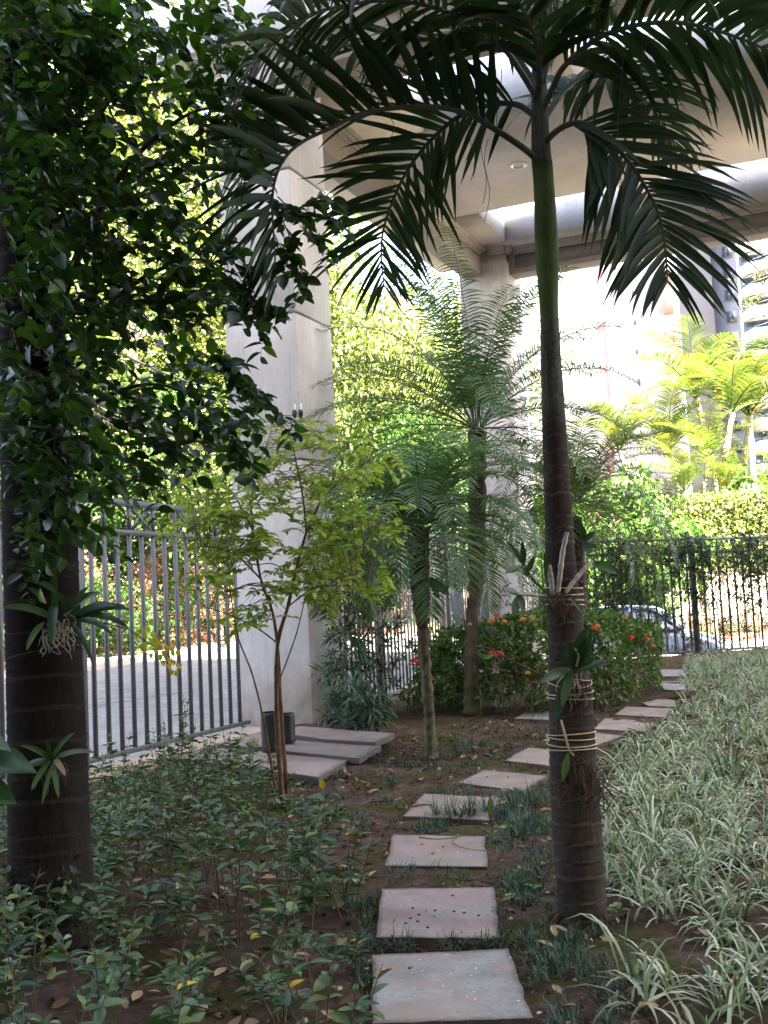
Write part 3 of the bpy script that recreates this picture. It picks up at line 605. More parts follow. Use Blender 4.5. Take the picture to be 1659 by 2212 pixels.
FR = [  # points, end distance, leaflets per side, length, width, droop, individual, b, c
 ([(1160, 345), (1128, 318), (1064, 276), (1016, 248), (964, 234), (904, 230), (844, 234), (784, 244), (724, 272), (664, 300), (626, 328), (602, 366), (590, 410), (588, 460), (592, 520), (597, 620)], 4.75, 42, .48, 0.049, .25, True, .5, .62),
 ([(1158, 255), (1145, 243), (1116, 226), (1062, 226), (992, 252), (944, 290), (904, 334), (876, 376), (856, 416), (838, 462), (826, 510), (824, 560), (830, 620)], 5.95, 42, .44, 0.033, .35, True, .85, .12, 1.15),
 ([(1158, 210), (1128, 160), (1088, 104), (1036, 64), (984, 34), (924, 12), (864, 2), (804, 2), (744, 12), (688, 26), (636, 56), (584, 100), (544, 150), (515, 210)], 4.7, 42, .50, 0.044, .9, True, .75, .15),
 ([(1176, 310), (1191, 293), (1216, 274), (1249, 265), (1285, 277), (1314, 302), (1343, 331), (1371, 367), (1396, 407), (1416, 446), (1430, 490), (1438, 545), (1442, 610)], 5.1, 42, .50, 0.039, .5, True, .9, .12, 1.2),
 ([(1176, 230), (1190, 200), (1213, 151), (1256, 108), (1306, 76), (1368, 56), (1422, 49), (1476, 50), (1530, 61), (1584, 78), (1659, 110), (1740, 170), (1800, 250)], 4.8, 42, .50, 0.042, 1.1, True, .75, .15),
 ([(1174, 260), (1200, 220), (1240, 175), (1290, 160), (1340, 178), (1390, 214), (1430, 262), (1460, 320)], 6.0, 34, .42, .046, .8, False, .8, .2),
 ([(1160, 190), (1110, 120), (1040, 95), (940, 85), (840, 92), (740, 112), (650, 160), (590, 225), (545, 310), (520, 400), (510, 480)], 6.1, 34, .46, .05, .7, False, .8, .2),
 ([(1172, 180), (1190, 100), (1202, 30), (1215, -60), (1230, -160)], 5.3, 16, .40, .05, .2, False, .35, .15),
 ([(1160, 150), (1134, 72), (1098, 0), (1040, -70), (960, -110), (860, -110), (760, -60), (690, 10)], 5.6, 34, .48, .05, .9, False, .8, .1),
 ([(1176, 150), (1230, 70), (1300, 0), (1400, -50), (1520, -60), (1640, -20), (1740, 50)], 5.9, 34, .48, .05, 1.0, False, .8, .1),
 ([(1166, 200), (1160, 100), (1130, 20), (1080, -60)], 4.6, 18, .42, .05, .6, False, .7, .2)]
for pts, ye, nl, L, W, dr, ind, b, c, *ro in FR: frond(pal, pts, PY-.03, ye, nl, L, W, dr, ind, b=b, c=c, roll=ro[0] if ro else 0)
a = Acc()
for x0, y0, y1, Y in ((1045, 250, 440, 5.5), (1052, 300, 480, 5.6), (1270, 60, 330, 5.0), (1340, 120, 560, 5.0), (1385, 420, 585, 5.1), (1305, 290, 540, 5.2), (1390, 90, 250, 4.9), (846, 235, 320, 4.9), (1020, 240, 390, 5.2), (1078, 30, 270, 5.0)):
    q = [at(x0+6*math.sin(k*1.3+x0), y0+(y1-y0)*k/6, Y) for k in range(7)]; a.add(*tube(smooth_path(q, 14), .0016, 4))
a.ob('hanging_fibres', M_TWIG, pal, kind='stuff')
# ------------------------------------------------------------------ fine-leaved garden palms
def pinnate(Lr, nl, L, W, elev, arch, seg=4, start=.12, v=.35, b=.85, aa=.45, r0=.010, flat=False):
    """world-free frond: returns rachis points and leaflet arrays, growing along +X"""
    k = 26; s = np.linspace(0, 1, k); ang = elev-arch*s**1.4
    d = np.stack([np.cos(ang), 0*s, np.sin(ang)], 1)*Lr/(k-1); P = np.vstack([np.zeros(3), np.cumsum(d, 0)[:-1]])
    T, N, S = frame_transport(P); B, D, Nn, LL_, WW = [], [], [], [], []
    for sg in (-1, 1):
        for x in start+(1-start)*(np.arange(nl)+.5)/nl:
            i = int(x*(k-1)); f = x*(k-1)-i; p = P[i]*(1-f)+P[min(i+1, k-1)]*f
            pr = math.sin(math.pi*min(1, .18+x*.72))**.7
            D.append(T[i]*(aa+.5*max(0, x-.7))+S[i]*sg*b+N[i]*v+RG.normal(size=3)*.07); B.append(p); Nn.append(N[i]); LL_.append(L*pr*RG.uniform(.9, 1.1)); WW.append(W)
    return P, np.linspace(r0, r0*.25, k), np.array(B), np.array(D), np.array(Nn), np.array(LL_), np.array(WW)
def rotzM(a): c, s = math.cos(a), math.sin(a); return np.array([[c, s, 0], [-s, c, 0], [0, 0, 1]])
def fine_palm(label, tr, Y, fronds, mats, L, W, nl, crown, droop=.9, rw=None, bark=M_PTRUNK):
    b = gr(*tr[0][:2]) if Y is None else at(tr[0][0], tr[0][1], Y); Y = b[1]
    t = thing('date_palm', label, 'palm tree', tuple(b), 'fine-leaved garden palms')
    P = smooth_path([at(x, y, Y) for x, y, w in tr], 60); R = np.interp(np.linspace(0, 1, 60), np.linspace(0, 1, len(tr)), [w/2400*Y/2 for x, y, w in tr])
    V, Q = tube(P, R*(1+.10*np.sin(np.arange(60)*2.2)), 12); V = V+RG.normal(size=V.shape)*R.mean()*.10
    Acc().add(V, Q).ob('trunk', bark, t, smooth=True)
    # old leaf bases near the crown
    a = Acc(); n0 = 60
    for i in range(150):
        k = int(60*(.55+.45*RG.uniform())); k = min(k, 58); an = RG.uniform(0, 6.28); o = np.array([math.cos(an), math.sin(an), 0])
        p = P[k]+o*R[k]*.9; a.add(*bar(p, p+o*.02+np.array([0, 0, .05+.03*RG.uniform()]), .022, .012, o))
    a.ob('leaf_stubs', M_TWIG, t, kind='stuff')
    top = at(*crown, Y)
    for az, el, ar, Lr in fronds:
        Pp, Rr, B, D, Nn, Lf, Wf = pinnate(Lr, nl, L, W, el, ar); Rz = rotzM(az); off = top+np.array([math.cos(az)*.05, math.sin(az)*.05, 0])
        fr = wpart(Acc().add(*tube(Pp@Rz+off, Rr, 5)).ob('frond', mats[1], t, smooth=True))
        V, Q = blades(B@Rz+off, D@Rz, Nn@Rz, Lf, Wf, droop*RG.uniform(.6, 1.3, len(B)), 3)
        Acc().add(V, Q).ob('leaflets', mats[0], fr, kind='stuff')
    return t
def ring_fronds(n, Lr, el0, el1, ar, jit=.15, az0=0):
    return [(az0+i*2.39996+RG.normal()*jit, el0+(el1-el0)*((i+.5)/n)+RG.normal()*.08, ar*RG.uniform(.8, 1.2), Lr*RG.uniform(.85, 1.1)) for i in range(n)]
fine_palm('smaller fine-leaved palm, its slim scaly trunk standing nearest to the path', [(931, 1640, 26), (928, 1560, 24), (923, 1480, 23), (916, 1400, 22), (911, 1330, 25), (907, 1260, 36), (905, 1190, 44), (907, 1140, 40)], None,
          ring_fronds(52, 1.5, -.1, 1.45, 2.0), (M_PYG, M_PYGY), .34, .018, 50, (908, 1130))
fine_palm('taller fine-leaved palm at the flowering hedge in front of the far pillar', [(1020, 1545, 40), (1019, 1500, 28), (1018, 1400, 27), (1022, 1320, 29), (1030, 1230, 36), (1031, 1100, 36), (1030, 980, 36), (1030, 930, 36)], None,
          ring_fronds(34, 2.65, -.15, 1.56, 1.3, .2, 1.0), (M_PYG, M_PYGY), .42, .022, 56, (1030, 925), 1.0)
fine_palm('fine-leaved palm mostly hidden behind the main palm trunk, spreading fronds to the right', [(1250, 1400, 46), (1248, 1300, 42), (1243, 1200, 40), (1238, 1120, 36)], 17.5,
          ring_fronds(42, 2.1, -.15, 1.35, 1.7, .2, .5), (M_PYGY, M_PYGY), .42, .02, 50, (1240, 1085), 1.0)
# ------------------------------------------------------------------ twig/leaf builder for broadleaf foliage
class Foliage:
    def __init__(s): s.B = []; s.D = []; s.N = []; s.L = []; s.W = []; s.tw = Acc()
    def twig(s, p, d, length, n, L, W, droop=.5, r=.003, spread=.9, up=.6, whorl=0, skip=0):
        d = nrm(d); pts = [np.array(p, float)]; k = max(3, n//2)
        for i in range(k): d = nrm(d-UP*droop/k+RG.normal(size=3)*.08); pts.append(pts[-1]+d*length/k)
        pts = np.array(pts)
        if r: s.tw.add(*tube(pts, np.linspace(r, r*.4, len(pts)), 4))
        for i in range(n):
            x = skip+(1-skip)*(i+.6)/n; q = x*(k); i0 = min(int(q), k-1); b = pts[i0]+(pts[i0+1]-pts[i0])*(q-i0); t = nrm(pts[i0+1]-pts[i0])
            sd = np.cross(t, UP); sd = nrm(sd) if np.linalg.norm(sd) > .1 else np.array([1., 0, 0])
            sg = 1 if i % 2 else -1
            if whorl: an = i*2.4; sd = sd*math.cos(an)+np.cross(t, sd)*math.sin(an); sg = 1
            dd = t*(.55 if i < n-1 else 1.4)+sd*sg*spread+RG.normal(size=3)*.22
            if whorl: dd[2] -= .1
            s.B.append(b); s.D.append(dd); s.N.append(UP*up+RG.normal(size=3)*.35+np.cross(sd, t)*.01); z = RG.uniform(.55, 1.2); s.L.append(L*z); s.W.append(W*z)
    def split(s, root, mats, tm, ntop=0, name='leaf', twmat=None, parent_twig='twigs', key=None):
        B, D, N, L, W = map(np.array, (s.B, s.D, s.N, s.L, s.W)); n = len(B)
        idx = np.argsort(key(B, L) if key else np.linalg.norm(B-EYEP, axis=1)/L) if ntop else np.arange(n)
        if s.tw.n: s.tw.ob(parent_twig, twmat or M_TWIG, root, kind='stuff', smooth=True)
        top = idx[:ntop]; rest = idx[ntop:]
        for i in top: link(name, leafmesh(mats, tm), root, mw=leaf_matrix(B[i], D[i], N[i], L[i], W[i]))
        if len(rest): Acc().add(*leaves(B[rest], D[rest], N[rest], L[rest], W[rest], tm)).ob('foliage', mats, root, kind='stuff', smooth=True)
_LM = {}
def leafmesh(mat, tm):
    k = (mat.name, id(tm[0]))
    if k not in _LM: _LM[k] = Acc().add(*tm).mesh('leaf', mat, True)
    return _LM[k]
# ------------------------------------------------------------------ dark leafy tree on the left
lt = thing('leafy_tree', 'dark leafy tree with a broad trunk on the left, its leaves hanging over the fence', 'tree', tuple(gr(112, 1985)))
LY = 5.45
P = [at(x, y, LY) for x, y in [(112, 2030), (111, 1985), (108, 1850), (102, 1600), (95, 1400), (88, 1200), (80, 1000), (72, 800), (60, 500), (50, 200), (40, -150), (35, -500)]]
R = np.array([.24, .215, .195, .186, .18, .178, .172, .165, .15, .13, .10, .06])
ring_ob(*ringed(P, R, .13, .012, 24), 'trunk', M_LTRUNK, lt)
fo = Foliage(); br = Acc()
limbs = []
for pts, Y0, Y1, r in [([(75, 850), (150, 600), (260, 380), (400, 250), (520, 230)], 5.4, 4.8, .035), ([(62, 550), (180, 300), (290, 150), (380, 90)], 5.4, 5.1, .03), ([(80, 950), (160, 760), (280, 620), (420, 560), (520, 600)], 5.4, 5.2, .03),
                       ([(55, 400), (140, 150), (260, -60), (380, -160)], 5.4, 5.9, .03), ([(80, 900), (30, 700), (-60, 500)], 5.4, 4.6, .03), ([(82, 1000), (190, 880), (330, 830), (470, 880)], 5.4, 5.6, .022), ([(70, 700), (180, 480), (300, 420), (420, 430)], 5.45, 6.3, .03)]:
    q = pxpath(pts, Y0, Y1, 24); limbs.append(q); br.add(*tube(q, np.linspace(r, r*.08, 24)**1.0, 7))
br.ob('branches', M_TWIG, lt, smooth=True, kind='stuff')
clus = [  # px, py, rx, ry, Y, dY, twigs
 (60, 120, 120, 150, 5.0, .5, 90), (20, 300, 60, 330, 4.75, .25, 46), (170, 20, 150, 60, 5.1, .6, 40), (330, 10, 130, 60, 5.2, .5, 34), (430, 30, 80, 60, 5.1, .4, 20), (230, 110, 130, 80, 5.2, .5, 26), (150, 200, 90, 90, 5.0, .4, 26), (90, 1090, 70, 70, 5.0, .2, 12), (90, 20, 120, 60, 4.8, .3, 22), (60, 420, 130, 170, 4.9, .5, 85), (80, 700, 140, 150, 4.9, .5, 75), (70, 930, 110, 130, 4.9, .4, 50), (120, 1050, 70, 60, 5.0, .3, 10), (30, 1150, 60, 80, 4.8, .3, 12),
 (220, 60, 110, 70, 5.3, .5, 16), (190, 260, 110, 120, 5.2, .6, 30), (330, 130, 120, 100, 5.1, .5, 24), (330, 330, 120, 110, 5.1, .5, 30), (430, 290, 80, 110, 4.9, .4, 20), (460, 120, 60, 80, 5.0, .4, 16),
 (250, 480, 110, 110, 5.2, .5, 36), (370, 520, 120, 90, 5.1, .5, 40), (440, 600, 70, 80, 5.0, .4, 22), (230, 640, 110, 80, 5.2, .5, 26), (330, 690, 110, 80, 5.2, .4, 24), (400, 780, 90, 60, 5.3, .4, 18), (440, 850, 70, 60, 5.3, .3, 14),
 (250, 850, 110, 70, 5.3, .4, 30), (340, 930, 100, 45, 5.3, .4, 17), (240, 960, 90, 45, 5.3, .4, 18), (400, 970, 60, 25, 5.2, .3, 5), (470, 900, 60, 40, 5.3, .3, 9), (330, 1035, 70, 18, 5.3, .3, 3), (500, 330, 40, 60, 4.9, .2, 4), (250, 400, 60, 60, 5.5, .3, 16), (300, 230, 60, 60, 5.5, .3, 14), (180, 420, 70, 120, 5.4, .4, 26)]
for cx_, cy_, rx, ry, Y, dY, n in clus:
    for k in range(n if cx_ < 180 else int(n*.78)):
        an = RG.uniform(0, 6.28); q = math.sqrt(RG.uniform()); px, py = cx_+rx*q*math.cos(an), cy_+ry*q*math.sin(an)
        p = at(px, py, Y+RG.uniform(-dY, dY)); d = np.array([.55+RG.normal()*.5, -.15+RG.normal()*.5, -.1+RG.normal()*.35])
        fo.twig(p, d, RG.uniform(.18, .34), RG.integers(5, 9), .085, .05, .9, .0022, .85)
sprays = [([(560, 420), (600, 440), (640, 462), (690, 470), (735, 478)], 4.9), ([(600, 425), (625, 450), (655, 480), (690, 520), (714, 545)], 4.95), ([(590, 500), (610, 540), (640, 570), (660, 600)], 4.9), ([(470, 650), (510, 665), (545, 690), (572, 730)], 5.0), ([(480, 640), (530, 640), (575, 660), (600, 672)], 4.95),
          ([(440, 770), (490, 790), (530, 830), (555, 870)], 5.0), ([(470, 800), (530, 820), (575, 860), (612, 905), (632, 918)], 5.05), ([(470, 900), (500, 940), (520, 980), (548, 1002)], 5.0), ([(560, 420), (600, 460), (628, 520), (640, 600), (648, 640)], 4.92), ([(630, 455), (670, 440), (700, 430), (722, 438)], 4.95), ([(480, 240), (520, 270), (540, 330), (548, 380)], 4.85)]
for pts, Y in sprays:
    q = pxpath(pts, Y, Y-.15, 14); fo.tw.add(*tube(q, np.linspace(.0035, .0015, 14), 4))
    for i in range(2, 14):
        t_ = nrm(q[min(i+1, 13)]-q[i-1]); sd = nrm(np.cross(t_, UP))*(1 if i % 2 else -1)
        for e in range(2):
            fo.B.append(q[i]+RG.normal(size=3)*.004); fo.D.append(t_*.5+sd*(.8 if e else -.6)+np.array([0, 0, -.35])+RG.normal(size=3)*.4); fo.N.append(UP*.5+np.array([0, -.6, 0])+RG.normal(size=3)*.5); z = RG.uniform(.7, 1.15); fo.L.append(.072*z); fo.W.append(.042*z)
        if i % 6 == 1: fo.twig(q[i], t_*.5+sd*.8+np.array([0, 0, -.3]), .14, 5, .08, .047, .6, .0018)
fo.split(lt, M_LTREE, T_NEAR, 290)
# unseen part of its crown, added over the viewer to darken the foreground
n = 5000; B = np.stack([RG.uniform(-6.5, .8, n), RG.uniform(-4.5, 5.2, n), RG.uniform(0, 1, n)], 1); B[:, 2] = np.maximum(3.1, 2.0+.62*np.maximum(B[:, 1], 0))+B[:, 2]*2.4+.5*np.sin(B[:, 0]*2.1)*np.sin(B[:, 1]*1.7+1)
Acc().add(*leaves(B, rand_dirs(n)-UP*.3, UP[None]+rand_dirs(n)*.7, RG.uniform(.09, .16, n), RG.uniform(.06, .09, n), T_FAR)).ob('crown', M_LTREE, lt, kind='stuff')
for q in ([(-1.95, 6.1, 4.2), (-2.4, 4.2, 4.8), (-2.2, 1.5, 5.0), (-1.2, -1.8, 5.2)], [(-1.95, 6.1, 4.6), (-3.6, 4.4, 5.0), (-5.0, 2.0, 5.2)], [(-2.2, 3.0, 4.9), (-.6, 1.6, 5.0), (1.2, .8, 5.1)]): Acc().add(*tube(smooth_path(q, 16), np.linspace(.08, .02, 16), 8)).ob('limb', M_LTRUNK, lt, smooth=True)
# ------------------------------------------------------------------ thin yellow-green tree
yt = thing('slender_tree', 'slender young tree with orange-brown stems and yellow-green leaves in front of the pillar', 'tree', tuple(gr(612, 1745)))
YY = 8.7
stems = [([(612, 1752), (604, 1650), (597, 1520), (600, 1390), (622, 1310), (640, 1230), (662, 1150), (700, 1070), (740, 1000)], 12, 0, .1), ([(624, 1756), (616, 1660), (606, 1520), (600, 1400), (588, 1320), (563, 1250), (548, 1150), (535, 1060), (500, 1000)], 11, .05, .35), ([(594, 1700), (572, 1570), (546, 1460), (517, 1385), (505, 1330), (498, 1280)], 6, -.1, -.3),
 ([(548, 1150), (512, 1080), (470, 1030), (430, 1010)], 5, .3, .5), ([(563, 1250), (510, 1200), (450, 1180), (405, 1190)], 5, 0, -.2), ([(640, 1230), (700, 1180), (770, 1150), (830, 1130)], 5, .1, .3), ([(662, 1150), (655, 1080), (640, 1000), (625, 930)], 5, .1, -.2), ([(700, 1070), (760, 1020), (820, 980), (870, 960)], 4, .1, .0), ([(622, 1310), (680, 1270), (740, 1265), (800, 1270)], 4, .0, -.3), ([(535, 1060), (560, 1000), (580, 950), (590, 900)], 4, .35, .5), ([(600, 1390), (560, 1360), (500, 1330), (440, 1310)], 4, 0, -.2), ([(600, 1480), (640, 1370), (660, 1290), (690, 1190)], 4, .0, .3)]
nodes = []
for pts, w, d0, d1 in stems:
    q = pxpath(pts, YY+d0, YY+d1, 30); rr = np.linspace(w, w*.4, 30)/2400*YY/2*.95
    V, Q = tube(q, rr*(1+.1*np.sin(np.arange(30)*1.9)), 8); Acc().add(V, Q).ob('stem', M_STEMO, yt, smooth=True); nodes += [x for x in q[8:]]
fo = Foliage()
for cx_, cy_, rx, ry, n in [(500, 1030, 100, 90, 46), (690, 990, 120, 75, 60), (640, 1130, 190, 90, 70), (810, 990, 70, 30, 14), (440, 1120, 60, 80, 22), (720, 1250, 70, 50, 26), (480, 1250, 70, 70, 22), (780, 1130, 70, 45, 20), (560, 1290, 60, 40, 10), (640, 1240, 80, 60, 26), (500, 1160, 90, 60, 26), (620, 920, 60, 40, 12), (520, 1330, 60, 30, 7), (800, 1250, 40, 25, 7)]:
    for k in range(n):
        an = RG.uniform(0, 6.28); q = math.sqrt(RG.uniform()); p = at(cx_+rx*q*math.cos(an), cy_+ry*q*math.sin(an), YY+RG.uniform(-.5, .6))
        nn = min(nodes, key=lambda z: np.sum((z-p)**2)); d = p-nn; d[2] *= .3
        fo.tw.add(*tube(smooth_path([nn, nn*.5+p*.5+np.array([0, 0, .03]), p], 5), [.0035, .003, .0028, .0025, .002], 4))
        fo.twig(p-nrm(d)*.05, d, RG.uniform(.18, .3), RG.integers(9, 14), .082, .042, .45, .002, .8, 1.0)
fo.split(yt, M_YTREE, T_MID, 290, twmat=M_STEM)
tg = at(583, 1325, YY-.03); tg2 = at(571, 1340, YY-.03)
tag(Acc().add(*bar(at(574, 1345, 8.62), at(586, 1322, 8.62), .022, .004, (0, 1, 0))).ob('plant_tag', M_WHITE), 'small white plastic tag hanging on the slender tree', 'tag')
# ------------------------------------------------------------------ flowering hedge
hx = thing('flowering_hedge', 'dense green hedge with red flower heads below the fine-leaved palms', 'hedge', tuple(gr(1150, 1545)))
fo = Foliage(); HP = [(860, 1548, 1370), (960, 1545, 1365), (1060, 1548, 1345), (1150, 1555, 1335), (1250, 1548, 1345), (1340, 1530, 1352), (1420, 1500, 1385)]
def hedge_at(u):
    i = min(int(u*6), 5); f = u*6-i; return [HP[i][k]*(1-f)+HP[i+1][k]*f for k in range(3)]
flow = []
for k in range(1500):
    u = RG.uniform(); x, yb, yt_ = hedge_at(u); base = gr(x, yb); H_ = (1290-yt_)/2400*base[1]+EYE
    h = H_*(1-RG.uniform()**1.6*.95)*(1 if u > .14 else .7+.3*RG.uniform()); dep = RG.uniform()**.7*1.7
    bulge = .15*math.sin(u*31)+.1*math.sin(u*57+h*6)
    top = (h/H_) > .8
    p = base+np.array([dep*.28, dep+bulge-.25*(h/H_)+(.35*max(0, (h/H_-.75))/.25), h])
    d = np.array([RG.normal()*.6, -.5+RG.normal()*.5, .6+RG.normal()*.3])
    fo.twig(p-nrm(d)*.08, d, .16, 9, .09, .046, .1, .002, .9, 1.0, whorl=1)
fo.split(hx, M_IXO, T_MID, 280, twmat=M_STEM)
a = Acc()
for k in range(70):
    x, yb, yt_ = hedge_at(RG.uniform()); b = gr(x, yb)+np.array([.1, RG.uniform(0, .8), 0]); a.add(*tube([b, b+np.array([RG.normal()*.08, RG.normal()*.05, .3]), b+np.array([RG.normal()*.12, 0, .65])], [.008, .006, .004], 5))
a.ob('stems', M_STEM, hx, kind='stuff')
def flower(px, py, r, mat, Y=None):
    c = at(px, py, Y); n = 34; d = rand_dirs(n); d[:, 2] = np.abs(d[:, 2])*.8+.1; d[:, 1] -= .4; d = nrm(d)
    a = Acc(); B = c+d*r*.75; X = nrm(np.cross(d, rand_dirs(n)))
    for s_ in range(2):
        a.add(*leaves(B-X*r*.34, X, d, r*.68, r*.28, T_FAR)); X = np.cross(d, X)
    a.add(*leaves(np.repeat(c[None], n, 0), d, rand_dirs(n), r*.8, r*.06, T_FAR)); a.ob('flower_head', mat, hx)
for px, py, w, mt in [(896, 1431, 13, M_RED), (1064, 1412, 10, M_RED), (1080, 1415, 11, M_RED), (1075, 1332, 9, M_RED), (1062, 1343, 10, M_ORNG), (1090, 1345, 8, M_ORNG), (1130, 1340, 9, M_ORNG), (1150, 1336, 9, M_ORNG), (1290, 1355, 9, M_ORNG), (1283, 1359, 8, M_RED), (1363, 1380, 9, M_RED), (1396, 1383, 9, M_RED), (1410, 1398, 7, M_ORNG), (1245, 1345, 9, M_ORNG), (1350, 1337, 8, M_ORNG), (1140, 1455, 7, M_ORNG), (1015, 1350, 6, M_ORNG)]:
    b = gr(px, hedge_at(min(1, max(0, (px-860)/560)))[1]); flower(px, py, w/2400*b[1], mt, b[1]-.32)
ORD = 'first second third fourth fifth sixth seventh eighth ninth tenth eleventh twelfth thirteenth fourteenth fifteenth sixteenth seventeenth eighteenth nineteenth twentieth'.split()
# ------------------------------------------------------------------ narrow-leaved shrubs
def narrow_shrub(label, base, H, n, L, W, mat, spread=.22, group=None, lean=0, bare=.1, name='narrow_leaved_shrub'):
    t = thing(name, label, 'shrub', tuple(base), group); fo = Foliage()
    P = smooth_path([base, base+np.array([lean*.3+RG.normal()*.03, RG.normal()*.03, H*.35]), base+np.array([lean*.7+RG.normal()*.05, RG.normal()*.05, H*.7]), base+np.array([lean, 0, H])], 16)
    Acc().add(*tube(P, np.linspace(.013, .005, 16), 6)).ob('stem', M_STEM, t, smooth=True)
    for k in range(n):
        x = bare+(1-bare)*RG.uniform()**(.8 if name != 'fence_shrub' else .55); p = P[min(int(x*15), 15)]; an = RG.uniform(0, 6.28); d = np.array([math.cos(an), math.sin(an), .35+RG.normal()*.3])
        q = p+nrm(d)*spread*RG.uniform(.3, 1)
        fo.tw.add(*tube([p, (p+q)/2+np.array([0, 0, -.01]), q], [.003, .0025, .002], 4))
        fo.twig(q, d, .07, 11, L, W, .1, 0, 1.0, .7, whorl=1)
    fo.split(t, mat, T_FAR, 0, twmat=M_STEM)
Gs = 'dark narrow-leaved shrubs beside the nearer pillar'
for px, py, H, n, lab in [(752, 1560, 2.55, 46, 'dark narrow-leaved shrub hugging the side of the nearer pillar'), (782, 1565, 2.75, 60, 'tallest dark narrow-leaved shrub right of the nearer pillar'), (812, 1556, 2.55, 50, 'dark narrow-leaved shrub against the fence, third from the pillar'), (838, 1545, 2.3, 34, 'dark narrow-leaved shrub at the left end of the flowering hedge'), (770, 1590, .55, 20, 'low blue-green narrow-leaved shrub at the foot of the tall ones, left clump'), (800, 1596, .5, 20, 'low blue-green narrow-leaved shrub at the foot of the tall ones, right clump'), (745, 1575, 1.5, 26, 'blue-green narrow-leaved shrub with drooping rosettes at the pillar edge')]:
    narrow_shrub(lab, gr(px, py), H, int(n*1.5), .16 if H > 1.6 else .22, .026 if H > 1.6 else .034, M_PODO if H > 1.6 else M_PODOB, .26 if H > 1 else .2, Gs)
Gp = 'thin shrubs growing in a row against the right fence'; d3 = nrm(F3B-F3A)
for k in range(26):
    u = .35+k*.285+RG.uniform(-.06, .06); p = F3A+d3*u-np.array([-d3[1], d3[0]])*(.28+RG.uniform(-.06, .06)); b = np.array([p[0], p[1], -.05])
    narrow_shrub('thin dark needle-leaved shrub against the right fence, %s from its left end' % (ORD+['twenty-first', 'twenty-second', 'twenty-third', 'twenty-fourth', 'twenty-fifth', 'twenty-sixth'])[k], b, RG.uniform(2.5, 2.95), 96 if k > 11 else 90, .14, .026, M_PODO, .24, Gp, RG.normal()*.12, .05, 'fence_shrub')
for px, py, H in [(1092, 1500, 2.0), (1150, 1490, 2.2)]:
    narrow_shrub('thin narrow-leaved shrub %s the far pillar' % ('in front of' if px < 1120 else 'on the right side of'), at(px, py-25, 22.6), H, 34, .13, .026, M_PODO, .25, Gs)
# ------------------------------------------------------------------ ground shrubs in the left bed
SHP = [(-60, 2560), (-60, 1800), (150, 1745), (230, 1735), (330, 1700), (440, 1668), (560, 1700), (640, 1765), (715, 1800), (730, 1900), (760, 2000), (785, 2100), (795, 2250), (790, 2560)]
wp_ = [gr(*p)[:2] for p in SHP]
xs_ = [p[0] for p in wp_]; ys_ = [p[1] for p in wp_]
spots = []; tries = 0
while len(spots) < 135 and tries < 9000:
    tries += 1; x = RG.uniform(min(xs_), max(xs_)); y = RG.uniform(min(ys_), max(ys_))
    if not in_poly(x, y, wp_) or dleft(x, y) > -.45 or math.hypot(x-lt.location.x, y-lt.location.y) < .35: continue
    dens = .17 if x < -.9 else .25
    if min([math.hypot(x-a_, y-b_) for a_, b_ in spots]+[9]) < dens: continue
    spots.append((x, y))
def shrub_label(i, x, y):
    if y < 4.4: return 'closest to the viewer'
    if math.hypot(x-lt.location.x, y-lt.location.y) < .95: return 'round the dark left trunk'
    if math.hypot(x-yt.location.x, y-yt.location.y) < .9: return 'at the foot of the slender tree'
    if dleft(x, y) > -1.25: return 'growing up against the grey fence'
    if x > -.02*y-.35: return 'at the edge of the stepping stones'
    if y > 7.2: return 'before the loose concrete plates'
    return 'between trunk and path'
zones = {}
for i, (x, y) in enumerate(spots): zones.setdefault(shrub_label(i, x, y), []).append((y, x, i))
SLAB = {}
for w, L_ in zones.items():
    L_.sort(); nr = max(1, min(3, round(len(L_)/8))); rows = np.array_split(np.arange(len(L_)), nr)
    for r_i, idx_ in enumerate(rows):
        row = sorted([L_[q] for q in idx_], key=lambda v: v[1]/v[0])
        for o_i, v in enumerate(row): SLAB[v[2]] = 'low leafy shrub %s, %s%s from the left' % (w, '' if nr == 1 else ['front row, ', 'back row, ' if nr == 2 else 'middle row, ', 'back row, '][r_i], ORD[o_i])
for i, (x, y) in enumerate(spots):
    w = shrub_label(i, x, y); t = thing('ground_shrub', SLAB[i], 'shrub', (x, y, 0), 'low leafy shrubs ' + w)
    nst = RG.integers(3, 6); h0 = RG.uniform(.26, .60)*(1.0 if y > 5 else .9)*(1.45 if RG.uniform() < .16 else 1); B = []; 
    for k in range(nst):
        an = RG.uniform(0, 6.28); ln = RG.uniform(.06, .22); h = h0*RG.uniform(.65, 1.05); b = np.array([x+math.cos(an)*.03, y+math.sin(an)*.03, -.01])
        P = smooth_path([b, b+np.array([math.cos(an)*ln*.3, math.sin(an)*ln*.3, h*.4]), b+np.array([math.cos(an)*ln+RG.normal()*.02, math.sin(an)*ln+RG.normal()*.02, h])], 10)
        Acc().add(*tube(P, np.linspace(.004, .0018, 10), 5)).ob('stem', M_STEM, t, smooth=True)
        npair = RG.integers(4, 8); 
        for j in range(npair):
            u = .42+.58*(j+.8)/npair; q = P[min(int(u*9), 9)]; aj = j*1.57+RG.normal()*.35+k
            for sg in (0, math.pi):
                el = .25 if j < npair-1 else .75
                d = np.array([math.cos(aj+sg), math.sin(aj+sg), el+RG.normal()*.22]); L = RG.uniform(.045, .10)*(1 if j < npair-1 else .7)
                link('leaf', leafmesh(M_SHRUB if RG.uniform() > .008 else M_YLEAF, T_NEAR), t, mw=leaf_matrix(q, d, UP+RG.normal(size=3)*.3, L, L*RG.uniform(.36, .5)))
